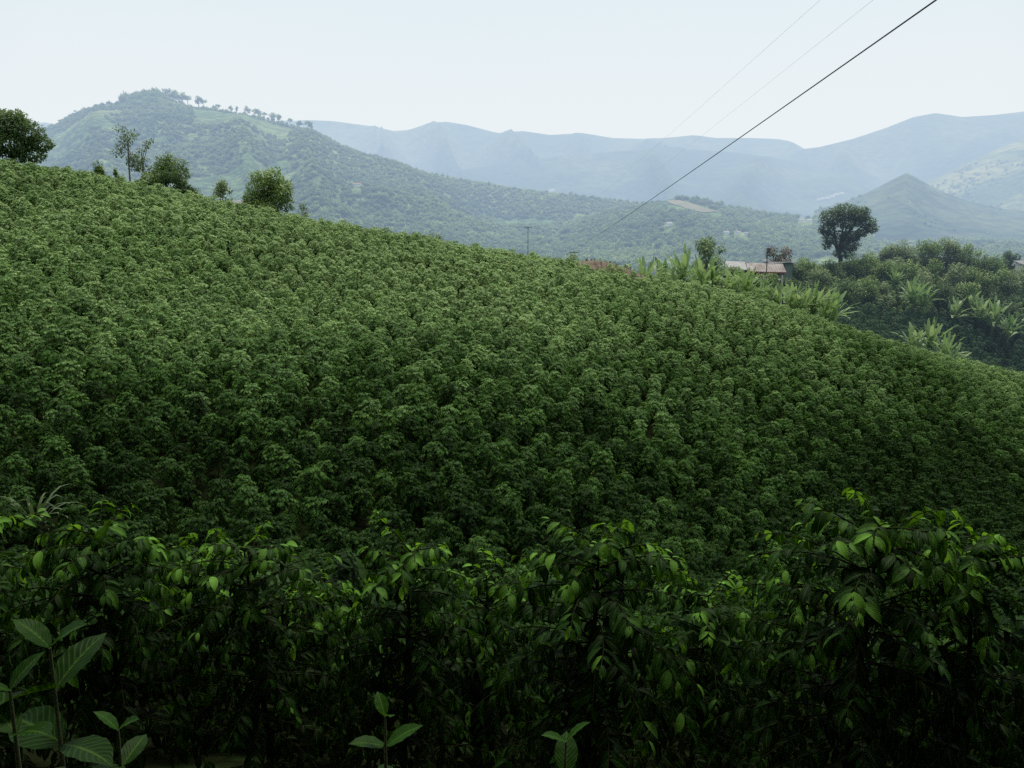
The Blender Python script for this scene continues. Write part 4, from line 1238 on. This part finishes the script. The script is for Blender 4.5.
# far houses in the valley
def far_house(u, v, D, w, roofm, lab, rz=0.0, group=None):
    q = sight(u, v + 1)
    w *= q[1] / 1150
    o = empty("valley_house", (q[0], q[1], q[2]), rz)
    part("wall", lambda m: m.box((-w, -w * .6, -1.5), (w, w * .6, 3.0)), M["white"], o)
    def roof(m):
        slab(m, [(-w - .5, -w * .6 - .6, 2.9), (w + .5, -w * .6 - .6, 2.9), (w + .5, 0, 4.6), (-w - .5, 0, 4.6)], .15)
        slab(m, [(w + .5, w * .6 + .6, 2.9), (-w - .5, w * .6 + .6, 2.9), (-w - .5, .01, 4.6), (w + .5, .01, 4.6)], .15)
    part("roof", roof, roofm, o)
    tag(o, lab, "house", group)


GH = "white houses scattered over the valley floor"
LH = "tiny pale house among the trees of the hazy valley floor"
far_house(357, 185.5, 900, 4.5, M["clay"], "tiny house with reddish roof alone on the left mountain's lower slope", .2)
for u, v, D, w in [(669, 225, 900, 3.4), (726, 234, 760, 3.2), (738, 234, 765, 2.6), (746, 235, 770, 2.4), (801, 221, 1000, 3.2), (809, 221.5, 1000, 3.2), (552, 190, 1500, 3.5)]:
    far_house(u, v, D, w, M["tin_pale"], LH, .2 * math.sin(u), GH)
GV = "houses of the far village at the foot of the ridge"
LV = "tiny pale house of the far village at the foot of the blue ridge"
for u, v in [(819, 199), (823, 198), (827, 197.5), (832, 196), (836, 194), (841, 193)]:
    far_house(u, v, 1490, 3.6, M["tin_pale"], LV, .3, GV)

# ----------------------------------------------------------------------------
# unseen tall trees added behind the photographer to shade the near rows
# ----------------------------------------------------------------------------
gp = []
for s in range(4):
    H = 32.0
    cr = rand_crown(700 + s, H, 6.0, 26, (.06, .06, .06, .27)[s], 1.0, .42)
    gp.append(tree_parts(700 + s, H, cr, 9000, 1.05, "tree_dark", .45, "bark", 10, .2, .5, .3))
ri = 0
for row, (y, xs_) in enumerate([(-9, np.arange(-60, 70, 6.5)), (-17, np.arange(-64, 74, 7.5)), (-1.6, np.arange(-24, 27, 5.0))]):
    for x in xs_:
        x = x + rng.normal(0, .8); yy = y + rng.normal(0, .8)
        o = empty("added_shade_tree", (x, yy, gz(x, yy)), rng.random() * 6.28)
        s = rng.uniform(.92, 1.1); o.scale = (s, s, s)
        kk = 3 if row == 2 else ri % 3
        link("trunk", gp[kk][0], o); link("crown", gp[kk][1], o); ri += 1
        tag(o, "tall dense tree added out of view behind the viewpoint for its shade", "tree", "unseen trees added behind the viewpoint for shade")

# ----------------------------------------------------------------------------
# haze, sky, sun
# ----------------------------------------------------------------------------
SUN_EL, SUN_AZ = 62.0, 18.0          # azimuth clockwise from +Y (the view direction): high, ahead, a little right
AIR = (0.83, 0.888, 0.92)
SIG = (0.262e-3, 0.345e-3, 0.490e-3)
m, nt = new_mat("haze")
ab = N(nt, "ShaderNodeVolumeAbsorption"); mx = max(SIG) * 1.25
ab.inputs["Color"].default_value = (*[1 - s / mx for s in SIG], 1); ab.inputs["Density"].default_value = mx
em = N(nt, "ShaderNodeEmission"); em.inputs["Strength"].default_value = 1e-3
em.inputs["Color"].default_value = (*[a * s * 1000 for a, s in zip(AIR, SIG)], 1)
ad = N(nt, "ShaderNodeAddShader"); nt.links.new(ab.outputs[0], ad.inputs[0]); nt.links.new(em.outputs[0], ad.inputs[1])
ou = N(nt, "ShaderNodeOutputMaterial"); nt.links.new(ad.outputs[0], ou.inputs["Volume"])
mb = MB(); mb.box((-6500, 108, -120), (6500, 8500, 480))
hz_o = tag(link("haze", mb.mesh("haze", m, False)), kind="structure")

w = bpy.data.worlds.new("World"); SC.world = w; w.use_nodes = True
nt = w.node_tree
for n in list(nt.nodes): nt.nodes.remove(n)
sky = N(nt, "ShaderNodeTexSky", sky_type="NISHITA"); sky.sun_disc = False
sky.sun_elevation = rad(SUN_EL); sky.sun_rotation = rad(SUN_AZ)
sky.air_density = 1.2; sky.dust_density = 2.5; sky.altitude = 1200
tc = N(nt, "ShaderNodeTexCoord"); sx = N(nt, "ShaderNodeSeparateXYZ"); nt.links.new(tc.outputs["Generated"], sx.inputs[0])
# thin cloud veil : white towards the horizon, thinner overhead
nz = N(nt, "ShaderNodeTexNoise"); nz.inputs["Scale"].default_value = 2.2; nz.inputs["Detail"].default_value = 4
mp = N(nt, "ShaderNodeMapping"); mp.inputs["Scale"].default_value = (1, 1, 5); nt.links.new(tc.outputs["Generated"], mp.inputs[0]); nt.links.new(mp.outputs[0], nz.inputs["Vector"])
el = math_node(nt, "ADD", sx.outputs[2], math_node(nt, "MULTIPLY", math_node(nt, "SUBTRACT", nz.outputs["Fac"], 0.5), 0.11))
S = 0.1
def scaled(c, k=1.0): return tuple(x * k for x in c)
ahead = ramp(nt, el, [(0.0, (.86, .89, .90)), (0.10, (.85, .895, .91)), (0.24, (.74, .86, .915)), (0.60, (1.5, 1.57, 1.6)), (1.0, (1.8, 1.86, 1.88))])
behind = ramp(nt, el, [(0.0, (.15, .18, .20)), (0.24, (.16, .20, .24)), (0.60, (.60, .68, .74)), (1.0, (1.8, 1.86, 1.88))])
side = math_node(nt, "SUBTRACT", math_node(nt, "MULTIPLY", sx.outputs[1], 2.2), 0.9, True)
veil = N(nt, "ShaderNodeMix", data_type="RGBA"); nt.links.new(side, veil.inputs["Factor"]); nt.links.new(behind, veil.inputs[6]); nt.links.new(ahead, veil.inputs[7])
sc_ = N(nt, "ShaderNodeMix", data_type="RGBA"); sc_.blend_type = "MULTIPLY"; sc_.inputs["Factor"].default_value = 1.0
nt.links.new(veil.outputs[2], sc_.inputs[6]); sc_.inputs[7].default_value = (1 / S, 1 / S, 1 / S, 1); sc_.clamp_result = False
mixv = N(nt, "ShaderNodeMix", data_type="RGBA"); mixv.inputs["Factor"].default_value = 0.92
nt.links.new(sky.outputs[0], mixv.inputs[6]); nt.links.new(sc_.outputs[2], mixv.inputs[7])
bg = N(nt, "ShaderNodeBackground"); bg.inputs["Strength"].default_value = S
nt.links.new(mixv.outputs[2], bg.inputs[0])
ou = N(nt, "ShaderNodeOutputWorld"); nt.links.new(bg.outputs[0], ou.inputs[0])

sun = bpy.data.lights.new("sun", "SUN"); sun.energy = 3.4; sun.angle = rad(12); sun.color = (1.0, 0.95, 0.87)
so = bpy.data.objects.new("sun", sun); COL.objects.link(so)
az, e = rad(SUN_AZ), rad(SUN_EL)
sd = Vector((math.sin(az) * math.cos(e), math.cos(az) * math.cos(e), math.sin(e)))
so.rotation_euler = (-sd).to_track_quat("-Z", "Y").to_euler()
so.location = (0, -40, 80)

SC.view_settings.view_transform = "Standard"
SC.view_settings.look = "None"
SC.view_settings.exposure = 0.0
SC.view_settings.gamma = 1.0
SC.render.engine = "CYCLES"
SC.cycles.max_bounces = 4
SC.cycles.diffuse_bounces = 2
SC.cycles.transmission_bounces = 4
SC.cycles.use_denoising = False
